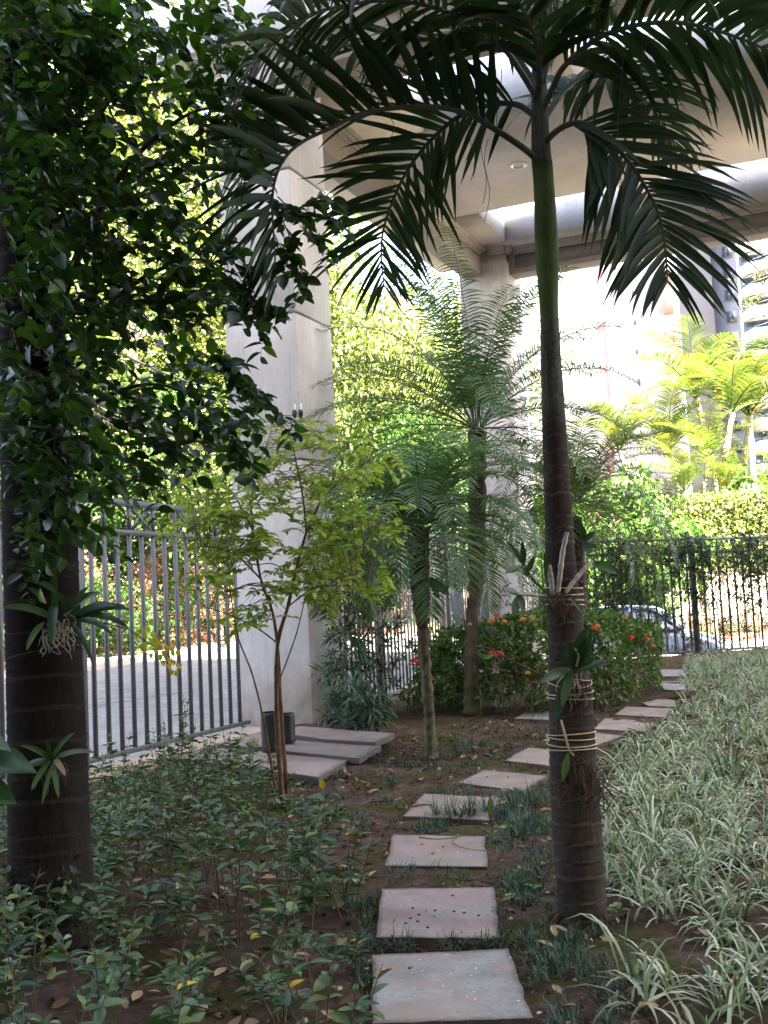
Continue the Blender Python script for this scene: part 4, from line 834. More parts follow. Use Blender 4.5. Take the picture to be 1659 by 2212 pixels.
# one tall glossy sapling and broad leaf at the left
t = thing('sapling', 'taller sapling with broad glossy leaves among the low shrubs left of the slender tree', 'sapling', tuple(gr(545, 1760)))
P = smooth_path([at(x, y, 7.9) for x, y in [(545, 1765), (543, 1700), (540, 1650), (541, 1615)]], 10); Acc().add(*tube(P, np.linspace(.006, .003, 10), 5)).ob('stem', M_STEM, t)
for j in range(12):
    q = P[min(4+j//2, 9)]; an = j*2.4; L = RG.uniform(.11, .15); link('leaf', leafmesh(M_ORCH, T_NEAR), t, mw=leaf_matrix(q, np.array([math.cos(an), math.sin(an), .35+RG.normal()*.2]), UP, L, L*.5))
t = thing('broad_leaf_plant', 'plant with big dark leaves reaching in from the left edge beside the trunk', 'plant', tuple(gr(-90, 2100)))
for k, (p0, p1, wd) in enumerate([((-120, 1640), (72, 1650), .13), ((-100, 1700), (30, 1722), .11), ((-60, 1600), (20, 1612), .06)]):
    b, e = at(*p0, 4.6), at(*p1, 4.5); L = np.linalg.norm(e-b); link('leaf', leafmesh(M_ORCH, T_NEAR), t, mw=leaf_matrix(b, e-b, UP+np.array([0, -.7, 0]), L, wd*1.5))
    Acc().add(*tube([gr(-90, 2100), at(-110, 1850, 4.6), b], [.006, .005, .004], 5)).ob('stem', M_STEM, t)
# ------------------------------------------------------------------ ground cover
def on_stone(x, y, m=.03):
    for q in STONES:
        if in_poly(x, y, q): return True
    return False
LP = [(1440, 2600), (1345, 2230), (1340, 2080), (1335, 1990), (1312, 1880), (1296, 1760), (1300, 1690), (1350, 1615), (1440, 1565), (1478, 1520), (1488, 1440), (1480, 1415), (2100, 1372), (3300, 2600)]
lw = [gr(*p)[:2] for p in LP]; xs_ = [p[0] for p in lw]; ys_ = [p[1] for p in lw]
Bs, Ds, Ls, Ws, dr = [], [], [], [], []
n = 0; tries = 0
CL = []
while n < 2050 and tries < 60000:
    tries += 1; x = RG.uniform(min(xs_), 9); y = RG.uniform(2.9, 23.5)
    if not in_poly(x, y, lw): continue
    if y > 9 and RG.uniform() < .3: continue
    g_ = math.sin(x*3.1+y*1.7)*math.sin(y*2.3-x)+RG.normal()*.5
    if y < 5.2 and x < 1.6 and g_ > -.1: continue
    if g_ > 1.15 or on_stone(x, y): continue
    n += 1; CL.append((x, y)); sz = RG.uniform(.6, 1.2)*(1.05+.3*math.sin(x*1.9+y*.8)*math.sin(y*1.3-x*.6)); sz *= 1+.25*min(1, max(0, (y-12)/6))
    for k in range(RG.integers(12, 22)):
        an = RG.uniform(0, 6.28); el = RG.uniform(.35, 1.45); Bs.append((x+RG.normal()*.025, y+RG.normal()*.025, .0)); Ds.append((math.cos(an)*math.cos(el), math.sin(an)*math.cos(el), math.sin(el)))
        Ls.append(RG.uniform(.15, .32)*sz); Ws.append(RG.uniform(.011, .019)*(1 if y < 8 else 1.3)); dr.append(RG.uniform(1.4, 3.2))
Bs, Ds = np.array(Bs), np.array(Ds)
Acc().add(*blades(Bs, Ds, np.repeat(UP[None], len(Bs), 0)+rand_dirs(len(Bs))*.2, np.array(Ls), np.array(Ws), np.array(dr), 5, prof='grass')).ob('variegated_grass', M_LIR, kind='stuff', smooth=True)
t = thing('grass_clump', 'dark green long-bladed clump standing out in the pale striped grass', 'grass clump', tuple(gr(1570, 1700)))
b = gr(1570, 1700); n = 46; an = RG.uniform(0, 6.28, n); el = RG.uniform(.5, 1.4, n)
Acc().add(*blades(b+np.stack([RG.normal(size=n)*.05, RG.normal(size=n)*.05, 0*an], 1), np.stack([np.cos(an)*np.cos(el), np.sin(an)*np.cos(el), np.sin(el)], 1), np.repeat(UP[None], n, 0), RG.uniform(.35, .55, n), .012, RG.uniform(.8, 1.8, n), 6, prof='grass')).ob('blades', M_GRASSD, t, kind='stuff')
# mondo grass
def tufts(spec, name, mat, L0, L1, W, nb, dr0, dr1):
    Bs, Ds = [], []
    for x, y, z in spec:
        for k in range(nb):
            an = RG.uniform(0, 6.28); el = RG.uniform(.35, 1.5); Bs.append((x+RG.normal()*.015, y+RG.normal()*.015, z)); Ds.append((math.cos(an)*math.cos(el), math.sin(an)*math.cos(el), math.sin(el)))
    n = len(Bs); Acc().add(*blades(np.array(Bs), np.array(Ds), np.repeat(UP[None], n, 0), RG.uniform(L0, L1, n), W, RG.uniform(dr0, dr1, n), 3, prof='grass')).ob(name, mat, kind='stuff')
spec = []
regs = [([(1060, 1720), (1190, 1690), (1200, 2000), (1100, 2010), (1085, 1900), (1060, 1830)], 400), ([(1080, 2000), (1330, 2000), (1360, 2230), (1180, 2230), (1130, 2060)], 130), ([(760, 1650), (1000, 1600), (1180, 1570), (1200, 1640), (1000, 1720), (880, 1720)], 260), ([(730, 1950), (810, 1940), (800, 2240), (770, 2240)], 60), ([(560, 1690), (800, 1660), (900, 1720), (840, 1800), (700, 1830)], 120), ([(820, 2028), (1080, 2030), (1090, 2050), (810, 2060)], 34), ([(840, 1872), (1060, 1875), (1070, 1915), (830, 1915)], 26), ([(1200, 1640), (1300, 1640), (1310, 1700), (1200, 1720)], 60), ([(900, 1755), (1150, 1755), (1150, 1800), (900, 1800)], 75), ([(1280, 1610), (1450, 1550), (1470, 1500), (1500, 1560), (1340, 1640)], 90), ([(430, 1660), (640, 1680), (640, 1720), (480, 1720)], 90), ([(950, 1560), (1300, 1530), (1300, 1570), (1180, 1600), (1000, 1600)], 90)]
for poly, n in regs:
    q = [gr(*p)[:2] for p in poly]; xs_ = [p[0] for p in q]; ys_ = [p[1] for p in q]; k = 0; tr_ = 0
    while k < n and tr_ < n*30:
        tr_ += 1; x, y = RG.uniform(min(xs_), max(xs_)), RG.uniform(min(ys_), max(ys_))
        if in_poly(x, y, q) and not on_stone(x, y) and math.sin(x*7+1)*math.sin(y*6)+RG.normal()*.3 > -.02 and math.hypot(x-.84, y-5.37) > .15: spec.append((x, y, 0)); k += 1
tufts(spec, 'mondo_grass', M_MONDO, .04, .10, .0055, 13, .8, 2.4)
spec = [tuple(gr(x+RG.normal()*6, y+RG.normal()*4)) for x, y in [(950, 1765), (990, 1772), (1015, 1768), (1055, 1760), (1110, 1760), (1130, 1790), (1145, 1740), (1120, 1815), (985, 1640), (1010, 1620)] for k in range(4)]
tufts(spec, 'tall_grass_tufts', M_MONDO, .14, .24, .007, 18, .5, 1.5)
# small broad-leaved seedlings and one grass blade beside a stone
def seedling(px, py, n, L, label):
    b = gr(px, py); t = thing('seedling', label, 'seedling', tuple(b), 'small bright seedlings by the path')
    Acc().add(*tube([b-np.array([0, 0, .01]), b+np.array([.004, 0, L*.5]), b+np.array([.006, 0, L*.9])], [.002, .002, .0015], 4)).ob('stem', M_ORCHY, t)
    for k in range(n):
        an = k*2.4+px; link('leaf', leafmesh(M_ORCHY, T_NEAR), t, mw=leaf_matrix(b+np.array([.005, 0, L*(.4+.5*k/n)]), np.array([math.cos(an), math.sin(an), .35]), UP, L, L*.6))
for px, py, n, L, lb in [(1128, 1895, 4, .06, 'bright seedling in the dark grass right of the twig stone'), (1150, 1930, 3, .055, 'bright round-leaved seedling left of the palm trunk'), (1105, 1955, 3, .06, 'bright seedling beside the seed-dotted stone'), (1335, 1985, 4, .07, 'bright seedling at the right foot of the palm trunk'), (1095, 1800, 5, .055, 'small light green seedling above the twig stone'), (1455, 1545, 6, .09, 'bright green seedling beside the bird')]: seedling(px, py, n, L, lb)
b = gr(1057, 1772); tag(Acc().add(*blades([b], [(.12, 0, 1)], [(0, -1, 0)], .17, .028, .05, 6, .1, 'leaf')).ob('single_leaf', M_ORCHY, smooth=True), 'single upright green leaf behind a stepping stone', 'leaf')
# fallen leaves
spec = []; k = 0
LIT = [([(560, 1640), (880, 1600), (1100, 1560), (1180, 1600), (1040, 1660), (900, 1720), (860, 1790), (840, 1850), (820, 1960), (800, 2060), (790, 2212), (300, 2212), (560, 1800)], 330), ([(1050, 1720), (1190, 1700), (1200, 2000), (1330, 2010), (1420, 2212), (1150, 2212), (1090, 2010)], 60), ([(1320, 2000), (1320, 1700), (1480, 1560), (1659, 1560), (1659, 2212), (1420, 2212)], 160), ([(0, 1950), (560, 1850), (780, 2000), (780, 2300), (0, 2400)], 170)]
B, D, N, L, W = [], [], [], [], []
for poly, n in LIT:
    q = [gr(*p)[:2] for p in poly]; xs_ = [p[0] for p in q]; ys_ = [p[1] for p in q]; k = 0
    while k < n:
        x, y = RG.uniform(min(xs_), max(xs_)), RG.uniform(min(ys_), max(ys_))
        if not in_poly(x, y, q) or (on_stone(x, y) and RG.uniform() > .06): continue
        k += 1; an = RG.uniform(0, 6.28); B.append((x, y, .022)); D.append((math.cos(an), math.sin(an), RG.normal()*.15)); N.append(UP+RG.normal(size=3)*.35); z = RG.uniform(.03, .09); L.append(z); W.append(z*RG.uniform(.35, .6))
B, D, N, L, W = map(np.array, (B, D, N, L, W)); idx = np.argsort(np.linalg.norm(B, axis=1)/L)
TL = leaf_tmpl(5, .16, -.28)
for i in idx[:60]:
    o = link('fallen_leaf', leafmesh(M_DRY, TL), mw=leaf_matrix(B[i]+np.array([0, 0, .006]), D[i], N[i], L[i], W[i])); tag(o, 'curled dry brown leaf lying on the ground of the garden', 'leaf', 'dry leaves fallen on the ground')
r_ = idx[60:]; Acc().add(*leaves(B[r_], D[r_], N[r_], L[r_], W[r_], TL)).ob('leaf_litter', M_DRY, kind='stuff')
n = 3800; q = [gr(*p)[:2] for p in [(-100, 2600), (-100, 1760), (480, 1660), (860, 1600), (1100, 1540), (1440, 1530), (1300, 1700), (1330, 2010), (1500, 2600)]]; B = []
while len(B) < n:
    x, y = RG.uniform(-3.2, 3.2), RG.uniform(2.8, 15.5)
    if in_poly(x, y, q) and (not on_stone(x, y) or RG.uniform() < .25): B.append((x, y, .012+RG.uniform(0, .012)))
B = np.array(B); Acc().add(*leaves(B, rand_dirs(n)*np.array([1, 1, .35]), UP[None]+rand_dirs(n)*.7, RG.uniform(.012, .05, n), RG.uniform(.006, .022, n), T_FAR)).ob('litter_fragments', M_CRUMB, kind='stuff')
n = 1600; B = B[:n]*np.array([1, 1, 0])+np.array([.07, .05, .004]); a = Acc(); dd = rand_dirs(n)
for k in range(n): z = RG.uniform(.004, .016); a.add(*tube([B[k]-dd[k]*z, B[k]-dd[k]*z*.5, B[k]+dd[k]*z*.5, B[k]+dd[k]*z], [z*.3, z*.9, z, z*.25], 5))
a.ob('soil_clods', M_SOIL, kind='stuff')
b = gr(697, 1706, .03); tag(link('fallen_leaf', leafmesh(M_YLEAF, TL), mw=leaf_matrix(b, (0, .2, 1), (0, -1, .2), .085, .05)), 'bright yellow leaf standing upright on the ground right of the slender tree', 'leaf')
for pts, r, z, lb in [([(890, 1741), (915, 1738), (933, 1739)], .011, .04, 'short dry stick lying on a stepping stone'), ([(905, 1808), (935, 1812), (970, 1811), (1000, 1805), (1030, 1807)], .004, .032, 'thin curved twig lying along the far edge of a stone'), ([(990, 1803), (977, 1816), (990, 1828), (1020, 1835), (1050, 1838)], .004, .036, 'thin twig bent round in the middle of a stone'), ([(1050, 1806), (1090, 1818), (1180, 1838)], .007, .03, 'thin brown twig on dark grass between a stone and the palm trunk')]:
    P = smooth_path([gr(x, y, z) for x, y in pts], 14); tag(Acc().add(*tube(P, np.linspace(r, r*.5, 14), 6)).ob('twig', M_STEM), lb, 'twig')
a = Acc()
for px, py in [(978, 1936), (892, 1963), (940, 1968), (887, 1985), (905, 1977), (902, 1992), (981, 1970), (1003, 1973), (1034, 1979), (924, 2005), (877, 1996), (1097, 1680), (1052, 1679), (912, 1825), (957, 1830), (885, 2093)]:
    p = gr(px, py, .03); a.add(*tube([p-np.array([.007, 0, 0]), p-np.array([.005, 0, -.004]), p+np.array([.005, 0, .004]), p+np.array([.007, 0, 0])], [.001, .0042, .0036, .001], 6))
a.ob('seeds', M_BLACK, kind='stuff', smooth=True)
# ------------------------------------------------------------------ orchids and twine on the trunks
def wind(cx_, py, w, turns, label, Y=PY, th=.0030, mat=M_TWINE, tilt=.03):
    c = at(cx_, py, Y); R_ = w/2400*Y/2+.006
    t = thing('twine', label, 'twine', tuple(c), 'twine wound round the palm trunk')
    for k in range(turns):
        z = (k-(turns-1)/2)*.024+RG.normal()*.003; ph = RG.uniform(0, 6.28); P = [c+np.array([math.cos(a_)*R_, math.sin(a_)*R_, z+tilt*R_*math.sin(a_+ph)*2]) for a_ in np.linspace(0, 6.283, 33)]
        Acc().add(*tube(P, th, 5)).ob('loop', mat, t, smooth=True)
    return t
wind(1219, 1290, 76, 4, 'pale twine wound round the palm trunk under the highest orchid')
wind(1232, 1500, 94, 2, 'thin twine loop round the palm trunk below the middle orchid'); wind(1234, 1600, 99, 4, 'pale twine wound several times round the palm trunk above the lone leaf')
wind(1229, 1465, 90, 2, 'knotted twine holding the middle orchid to the palm trunk', tilt=.12)
wind(104, 1665, 158, 1, 'fine string round the dark trunk on the left, below the lower orchid', LY, .0016, M_ROOT, .12); wind(98, 1415, 160, 1, 'fine string round the dark trunk on the left, below the yellow orchid', LY, .0016, M_ROOT, .1)
def strap(root, p0, p1, w, mat=M_ORCH, sag=.1, n=(0, -1, .5), prof='strap', Yd=(0, 0)):
    b, e = np.array(p0), np.array(p1); L = np.linalg.norm(e-b)*1.05; w = w*.72; d = nrm(e-b)+UP*sag*1.1
    Acc().add(*blades([b], [d], [nrm(np.array(n, float))], L, w, sag*2.2, 8, .13, prof)).ob('leaf', mat, root, smooth=True)
def roots(root, c, n, spread, length, mat, r=.0025, name='roots', up=0):
    a = Acc()
    for k in range(n):
        p = c+np.array([RG.normal()*spread, -.01+RG.normal()*.01, RG.normal()*spread*.5]); P = [p]
        for j in range(5): p = p+np.array([RG.normal()*length*.12, RG.normal()*.008-.002, -length/5*RG.uniform(.4, 1.3)+up]); P.append(p)
        a.add(*tube(smooth_path(P, 12), np.linspace(r, r*.5, 12), 4))
    a.ob(name, mat, root, kind='stuff', smooth=True)
def orchid(label, loc): return thing('orchid', label, 'orchid', tuple(loc), 'orchids tied to the tree trunks')
YF = PY-.10
o = orchid('highest orchid on the palm trunk, with grey ringed canes and leaves spreading to both sides', at(1200, 1290, YF))
def cane(root, pts, w, Y0, Y1, mat=M_CANE):
    P = pxpath(pts, Y0, Y1, 26); r = w*.72/2400*PY/2; R_ = r*(.75+.3*np.sin(np.linspace(.3, 2.9, 26)))*(1+.08*np.sign(np.sin(np.arange(26)*1.25))); Acc().add(*tube(P, R_, 8)).ob('cane', mat, root, smooth=True)
cane(o, [(1205, 1285), (1210, 1240), (1216, 1190), (1225, 1150)], 15, YF, YF); cane(o, [(1193, 1285), (1192, 1260), (1189, 1240), (1186, 1220)], 16, YF, YF); cane(o, [(1222, 1280), (1240, 1255), (1262, 1230), (1280, 1212)], 14, YF, YF+.05); cane(o, [(1188, 1285), (1170, 1270), (1150, 1250), (1135, 1225), (1122, 1205)], 8, YF, YF-.05, M_ORCHY); cane(o, [(1185, 1287), (1160, 1286), (1140, 1285), (1118, 1284)], 8, YF, YF-.05); cane(o, [(1262, 1232), (1262, 1190), (1262, 1165)], 8, YF+.05, YF+.06)
for p0, p1, w in [((1120, 1284), (1090, 1276), .05), ((1122, 1286), (1110, 1330), .06), ((1120, 1285), (1130, 1320), .055), ((1128, 1215), (1095, 1172), .035), ((1132, 1220), (1128, 1170), .04), ((1130, 1225), (1092, 1240), .045), ((1140, 1235), (1155, 1205), .04), ((1145, 1245), (1120, 1230), .05), ((1282, 1215), (1330, 1240), .075), ((1262, 1170), (1272, 1200), .06), ((1262, 1168), (1252, 1130), .05), ((1264, 1170), (1285, 1150), .045), ((1180, 1250), (1178, 1190), .035), ((1230, 1290), (1262, 1330), .03), ((1150, 1240), (1165, 1232), .04), ((1264, 1180), (1290, 1185), .045)]:
    strap(o, at(*p0, YF-.04), at(*p1, YF-.10), w, sag=.15, prof='leaf')
roots(o, at(1205, 1300, YF+.015), 46, .035, .09, M_ROOT, .002); roots(o, at(1195, 1285, YF), 30, .03, .07, M_ROOT)
o = orchid('middle orchid on the palm trunk with broad glossy leaves and one long thin shoot', at(1240, 1445, YF))
for p0, p1, w in [((1232, 1445), (1170, 1475), .07), ((1232, 1450), (1200, 1560), .075), ((1236, 1448), (1215, 1525), .065), ((1240, 1445), (1262, 1362), .09), ((1243, 1445), (1278, 1370), .08), ((1238, 1445), (1222, 1390), .07), ((1250, 1448), (1305, 1430), .06), ((1248, 1440), (1275, 1395), .1)]:
    strap(o, at(*p0, YF-.01), at(*p1, YF-.09), w, sag=.12, prof='leaf')
Acc().add(*tube(pxpath([(1190, 1468), (1150, 1450), (1100, 1425), (1060, 1402), (1010, 1395)], YF-.02, YF-.15, 20), np.linspace(.006, .003, 20), 6)).ob('shoot', M_TWIG, o, smooth=True)
cane(o, [(1245, 1440), (1250, 1415), (1240, 1398)], 7, YF-.03, YF-.05, M_ROOTP); roots(o, at(1250, 1470, YF+.02), 40, .04, .12, M_ROOT); roots(o, at(1235, 1465, YF), 10, .04, .12, M_ROOTP, .004)
o = orchid('lowest orchid on the palm trunk, a single hanging leaf above a mass of dry roots', at(1235, 1610, YF))
strap(o, at(1228, 1626, YF-.02), at(1216, 1684, YF-.04), .05, M_ORCHY, .02, (0, -1, 0), 'leaf'); cane(o, [(1212, 1555), (1220, 1585), (1230, 1620), (1240, 1632)], 7, YF-.01, YF-.01, M_TWINE)
roots(o, at(1258, 1650, YF+.005), 70, .032, .14, M_ROOT, .0026); roots(o, at(1262, 1700, YF+.01), 30, .035, .09, M_ROOT, .0024); roots(o, at(1285, 1680, YF+.06), 16, .012, .26, M_TWIG, .003)
LF = LY-.20
o = orchid('orchid with strap leaves on the dark left trunk and a spray of yellow flowers', at(125, 1340, LF))
for p0, p1, w, mt in [((115, 1335), (5, 1318), .05, M_ORCH), ((120, 1335), (116, 1200), .045, M_ORCH), ((118, 1300), (112, 1395), .065, M_ORCH), ((150, 1325), (125, 1280), .05, M_ORCH), ((150, 1335), (190, 1270), .04, M_ORCH), ((160, 1335), (250, 1315), .055, M_ORCH), ((160, 1340), (280, 1325), .055, M_ORCH), ((160, 1338), (238, 1380), .045, M_ORCH), ((155, 1345), (195, 1440), .035, M_ORCH), ((95, 1345), (62, 1410), .045, M_ORCHY), ((165, 1330), (275, 1370), .045, M_ORCH), ((140, 1330), (215, 1285), .05, M_ORCH)]:
    strap(o, at(*p0, LF), at(*p1, LF-.14), w, mt, .35)
sp = pxpath([(165, 1342), (220, 1345), (280, 1362), (330, 1395), (370, 1420), (385, 1445)], LF, LF-.35, 30); Acc().add(*tube(sp, np.linspace(.004, .002, 30), 5)).ob('flower_stalk', M_ORCH, o, smooth=True)
for k in range(34):
    i = 17+int(k/34*12); c = sp[i]+np.array([RG.normal()*.025, RG.normal()*.02, RG.normal()*.03+(.05 if k % 3 == 0 and i < 24 else 0)]); a = Acc()
    for j, (dx, dz, L, W) in enumerate(((.15, -.9, .022, .020), (-.5, -.6, .014, .012), (.8, .2, .014, .006), (-.8, .2, .014, .006), (0, .9, .013, .006), (.6, -.3, .013, .010))):
        a.add(*leaves([c], [np.array([dx, -.25+RG.normal()*.1, dz])], [(0, -1, .1)], L, W, T_MID))
    Acc_ = a.ob('flower', M_YEL, o)
roots(o, at(135, 1345, LF), 26, .04, .13, M_ROOTP, .003)
o = orchid('small orchid low on the dark left trunk without flowers', at(105, 1640, LF))
for p0, p1, w, mt in [((110, 1640), (45, 1612), .035, M_ORCH), ((112, 1638), (160, 1585), .035, M_ORCH), ((114, 1640), (205, 1632), .035, M_ORCH), ((108, 1645), (50, 1665), .05, M_ORCH), ((104, 1650), (72, 1710), .04, M_ORCHY), ((114, 1650), (125, 1725), .035, M_ORCHY), ((116, 1648), (95, 1735), .03, M_ORCHY), ((110, 1636), (100, 1600), .035, M_ORCH), ((116, 1640), (140, 1680), .04, M_DRY)]:
    strap(o, at(*p0, LF), at(*p1, LF-.10), w, mt, .3)
roots(o, at(110, 1660, LF), 14, .04, .1, M_ROOT)
o = orchid('orchid with two thick leaves on the smaller fine-leaved palm', at(920, 1250, 11.0))
for p0, p1, w in [((926, 1250), (945, 1294), .09), ((928, 1248), (966, 1288), .075)]: strap(o, at(*p0, 10.98), at(*p1, 10.93), w, M_ORCH, .3, (0, -1, .3), 'strap')
roots(o, at(918, 1262, 11.0), 14, .04, .12, M_ROOTP, .004)
t = thing('twine', 'straw twine tied round the trunk of the tall fine-leaved palm', 'twine', tuple(at(1030, 1265, 15.1))); c = at(1028, 1265, 15.15)
for k in range(6):
    P = [c+np.array([math.cos(a_)*.13, math.sin(a_)*.13, (k-3)*.022+.02*math.sin(a_*2+k)]) for a_ in np.linspace(0, 6.283, 25)]; Acc().add(*tube(P, .006, 4)).ob('loop', M_ROOTP, t)
# ------------------------------------------------------------------ bird
bd = thing('bird', 'brown thrush-like bird with orange belly standing on a stepping stone', 'bird', tuple(gr(1478, 1524)))
b = gr(1478, 1524); s = b[1]/2400
P = [b+np.array([x*s, 0, z*s]) for x, z in [(-34, 17), (-20, 17), (-12, 18), (-4, 19), (6, 20), (14, 22), (20, 26), (25, 28), (29, 28), (31, 27)]]
Acc().add(*tube(smooth_path(P, 36), np.interp(np.linspace(0, 1, 36), np.linspace(0, 1, 10), np.array([1.5, 2.5, 5.5, 8.5, 10, 9, 6.6, 6, 4.5, .5])*s), 14)).ob('body', simple('bird_brown', (.06, .045, .03), .8, 0, .2, .3, 40), bd, smooth=True)
P = [b+np.array([x*s, -.35*6*s, z*s]) for x, z in [(-11, 13), (-4, 11.5), (3, 12), (9, 15)]]
Acc().add(*tube(P, np.array([2, 7, 7, 2])*s, 12)).ob('belly', simple('bird_orange', (.36, .11, .02), .8, 0, .2, .2, 40), bd, smooth=True)
Acc().add(*tube([b+np.array([31*s, 0, 27*s]), b+np.array([37*s, 0, 25*s])], [1.6*s, .3*s], 6)).ob('beak', M_BLACK, bd)
for k in (-1, 1): Acc().add(*tube([b+np.array([0, k*3*s, 9*s]), b+np.array([1*s, k*3*s, 4*s]), b+np.array([0, k*3*s, 0])], .6*s, 4)).ob('leg', M_BLACK, bd)
# ------------------------------------------------------------------ cables
for k, (p0, Y0, p1, Y1, r) in enumerate([((230, 741), 24, (486, 854), 36, .035), ((184, 795), 22, (486, 919), 36, .05), ((205, 815), 22, (486, 928), 36, .03), ((281, 892), 23, (490, 960), 36, .06), ((252, 906), 23, (490, 974), 36, .035), ((270, 900), 23, (490, 967), 36, .025)]):
    a_, b_ = at(*p0, Y0), at(*p1, Y1); d = b_-a_; P = [a_+d*u+np.array([0, 0, -.25*(1-(2*u-.6)**2)*.5]) for u in np.linspace(-1.2, 1.8, 20)]
    tag(Acc().add(*tube(P, r, 6)).ob('power_cable', M_RUBBER, smooth=True), ['thin uppermost street cable running behind the pillar', 'thick upper street cable running down towards the pillar', 'thin street cable just below the thick upper one', 'thick lower street cable bundle above the fence', 'lowest thin street cable above the fence', 'thin street cable pressed against the lower bundle'][k], 'cable', 'overhead cables along the street')
# ------------------------------------------------------------------ trees across the street
def tree_proto(name, H, cr, nleaf, lsize, mat, crown0=.35, nl=7, rtrunk=.22, bark=M_FBARK, lean=0, seed=1):
    g = np.random.default_rng(seed); t = bpy.data.objects.new(name, None); COL.objects.link(t)
    tip = np.array([lean, 0, H*.8]); P = smooth_path([(0, 0, -.3), (lean*.2+g.normal()*.15, g.normal()*.15, H*.3), (lean*.6+g.normal()*.3, g.normal()*.3, H*.55), tip], 18)
    trunk = Acc().add(*tube(P, np.linspace(rtrunk, rtrunk*.25, 18)*(1+.06*g.normal(size=18)), 9)); trunk.ob('trunk', bark, t, smooth=True)
    ends = [tip]; lb = Acc()
    for k in range(nl):
        u = crown0*.75+(.95-crown0*.75)*(k+.5)/nl; b = P[int(u*17)]; an = k*2.4+g.normal()*.4; R_ = cr*(.55+.5*math.sin(math.pi*min(1, (u-.1)*1.05)))*g.uniform(.8, 1.15)
        e = b+np.array([math.cos(an)*R_, math.sin(an)*R_, R_*g.uniform(.15, .7)]); m_ = (b+e)/2+np.array([0, 0, -.08*R_])+g.normal(size=3)*.15
        q = smooth_path([b, m_, e], 9); lb.add(*tube(q, np.linspace(rtrunk*.42, .02, 9), 6)); ends += [q[5], q[7], e]
        for j in range(3):
            s0 = q[4+j]; e2 = s0+nrm(g.normal(size=3)+np.array([0, 0, .3]))*R_*.45; lb.add(*tube(smooth_path([s0, (s0+e2)/2+g.normal(size=3)*.08, e2], 5), np.linspace(rtrunk*.16, .012, 5), 5)); ends += [(s0+e2)/2, e2]
    lb.ob('branches', bark, t, kind='stuff', smooth=True)
    ends = np.array(ends); ci = g.integers(0, len(ends), nleaf//14); ctr = ends[ci]+g.normal(size=(len(ci), 3))*cr*.17
    B = (ctr[:, None]+g.normal(size=(len(ci), 14, 3))*cr*.055).reshape(-1, 3); n = len(B)
    D = nrm(g.normal(size=(n, 3))+np.array([0, 0, -.25])); N = nrm(g.normal(size=(n, 3))*.6+np.array([0, 0, .8])); L = lsize*g.uniform(.6, 1.2, n)
    Acc().add(*leaves(B, D, N, L, L*.5, T_FAR)).ob('crown', mat, t, smooth=True)
    return t
def copy_tree(root, loc, rz, sc, label, cat, group):
    r = root.copy(); COL.objects.link(r); r.location = loc; r.rotation_euler = (0, 0, rz); r.scale = (sc, sc, sc); tag(r, label, cat, group)
    for ch in root.children:
        c = ch.copy(); COL.objects.link(c); c.parent = r
        for g in ch.children:
            e = g.copy(); COL.objects.link(e); e.parent = c
    return r
prA = tree_proto('street_tree', 15, 5.0, 17000, .26, M_FTREE, .3, 10, .26, seed=3); prB = tree_proto('street_tree', 12, 4.2, 17000, .24, M_FTREED, .25, 9, .2, seed=9); prC = tree_proto('street_tree', 21, 5.6, 17000, .27, M_FTREE, .4, 11, .34, lean=1.2, seed=21)
GT = 'trees across the street'
first = {}
TREES = [(prA, 300, 36, 1.0, 0.3, 'tree across the street with the reddish trunk seen through the left fence bars'), (prB, 120, 34, 1.0, 1.3, 'bushy green tree across the street behind the leafy tree at the left edge'), (prC, 60, 44, 1.0, 2.0, 'tall tree across the street at the far left, behind the dark foliage'), (prC, 400, 42, 1.1, 4.0, 'tall sunlit tree across the street seen above the cables'), (prB, 470, 40, .9, 2.2, 'low sunlit tree just left of the nearer pillar'), (prA, 620, 48, 1.1, 5.0, 'tall sunlit tree hidden mostly by the nearer pillar'), (prB, 760, 43, .85, 3.0, 'sunlit tree between the two pillars, nearer pillar side'), (prA, 860, 47, 1.0, 1.0, 'bright sunlit tree framed under the long canopy beam'), (prC, 940, 54, .95, 3.2, 'far sunlit tree behind the tall fine-leaved palm'), (prB, 1010, 44, .62, .5, 'low tree beside the far pillar behind palm fronds'), (prC, 210, 52, 1.2, .9, 'tall pale-lit tree showing through gaps in the dark leaves'), (prA, -120, 40, 1.1, 2.7, 'tree across the street outside the left edge'), (prA, 720, 58, 1.3, 2.9, 'tallest far tree above the beam and through the roof slot'), (prC, 190, 44, 1.45, 1.9, 'tall yellow-green tree filling the gaps of the dark leaves near the top'), (prC, 350, 47, 1.5, 3.1, 'tall yellow-green tree just left of the roof edge'), (prA, 90, 42, 1.35, 5.5, 'broad sunlit tree across the street behind the dark left trunk'), (prC, 10, 58, 1.25, 3.9, 'very tall far tree in the top left corner'), (prC, 330, 60, 1.3, 5.1, 'very tall far tree left of the roof edge'), (prB, 260, 46, 1.1, 4.6, 'middle-distance green tree directly above the left fence'), (prB, 880, 58, 1.3, .2, 'distant green tree filling the gap under the long beam')]
for pr, px, Y, sc, rz, lb in TREES:
    p = at(px, 1300, Y); loc = (p[0], p[1], zroad(p[0], p[1])+.5)
    if pr.name not in first: first[pr.name] = 1; pr.location = loc; pr.rotation_euler = (0, 0, rz); pr.scale = (sc,)*3; tag(pr, lb, 'tree', GT)
    else: copy_tree(pr, loc, rz, sc, lb, 'tree', GT)
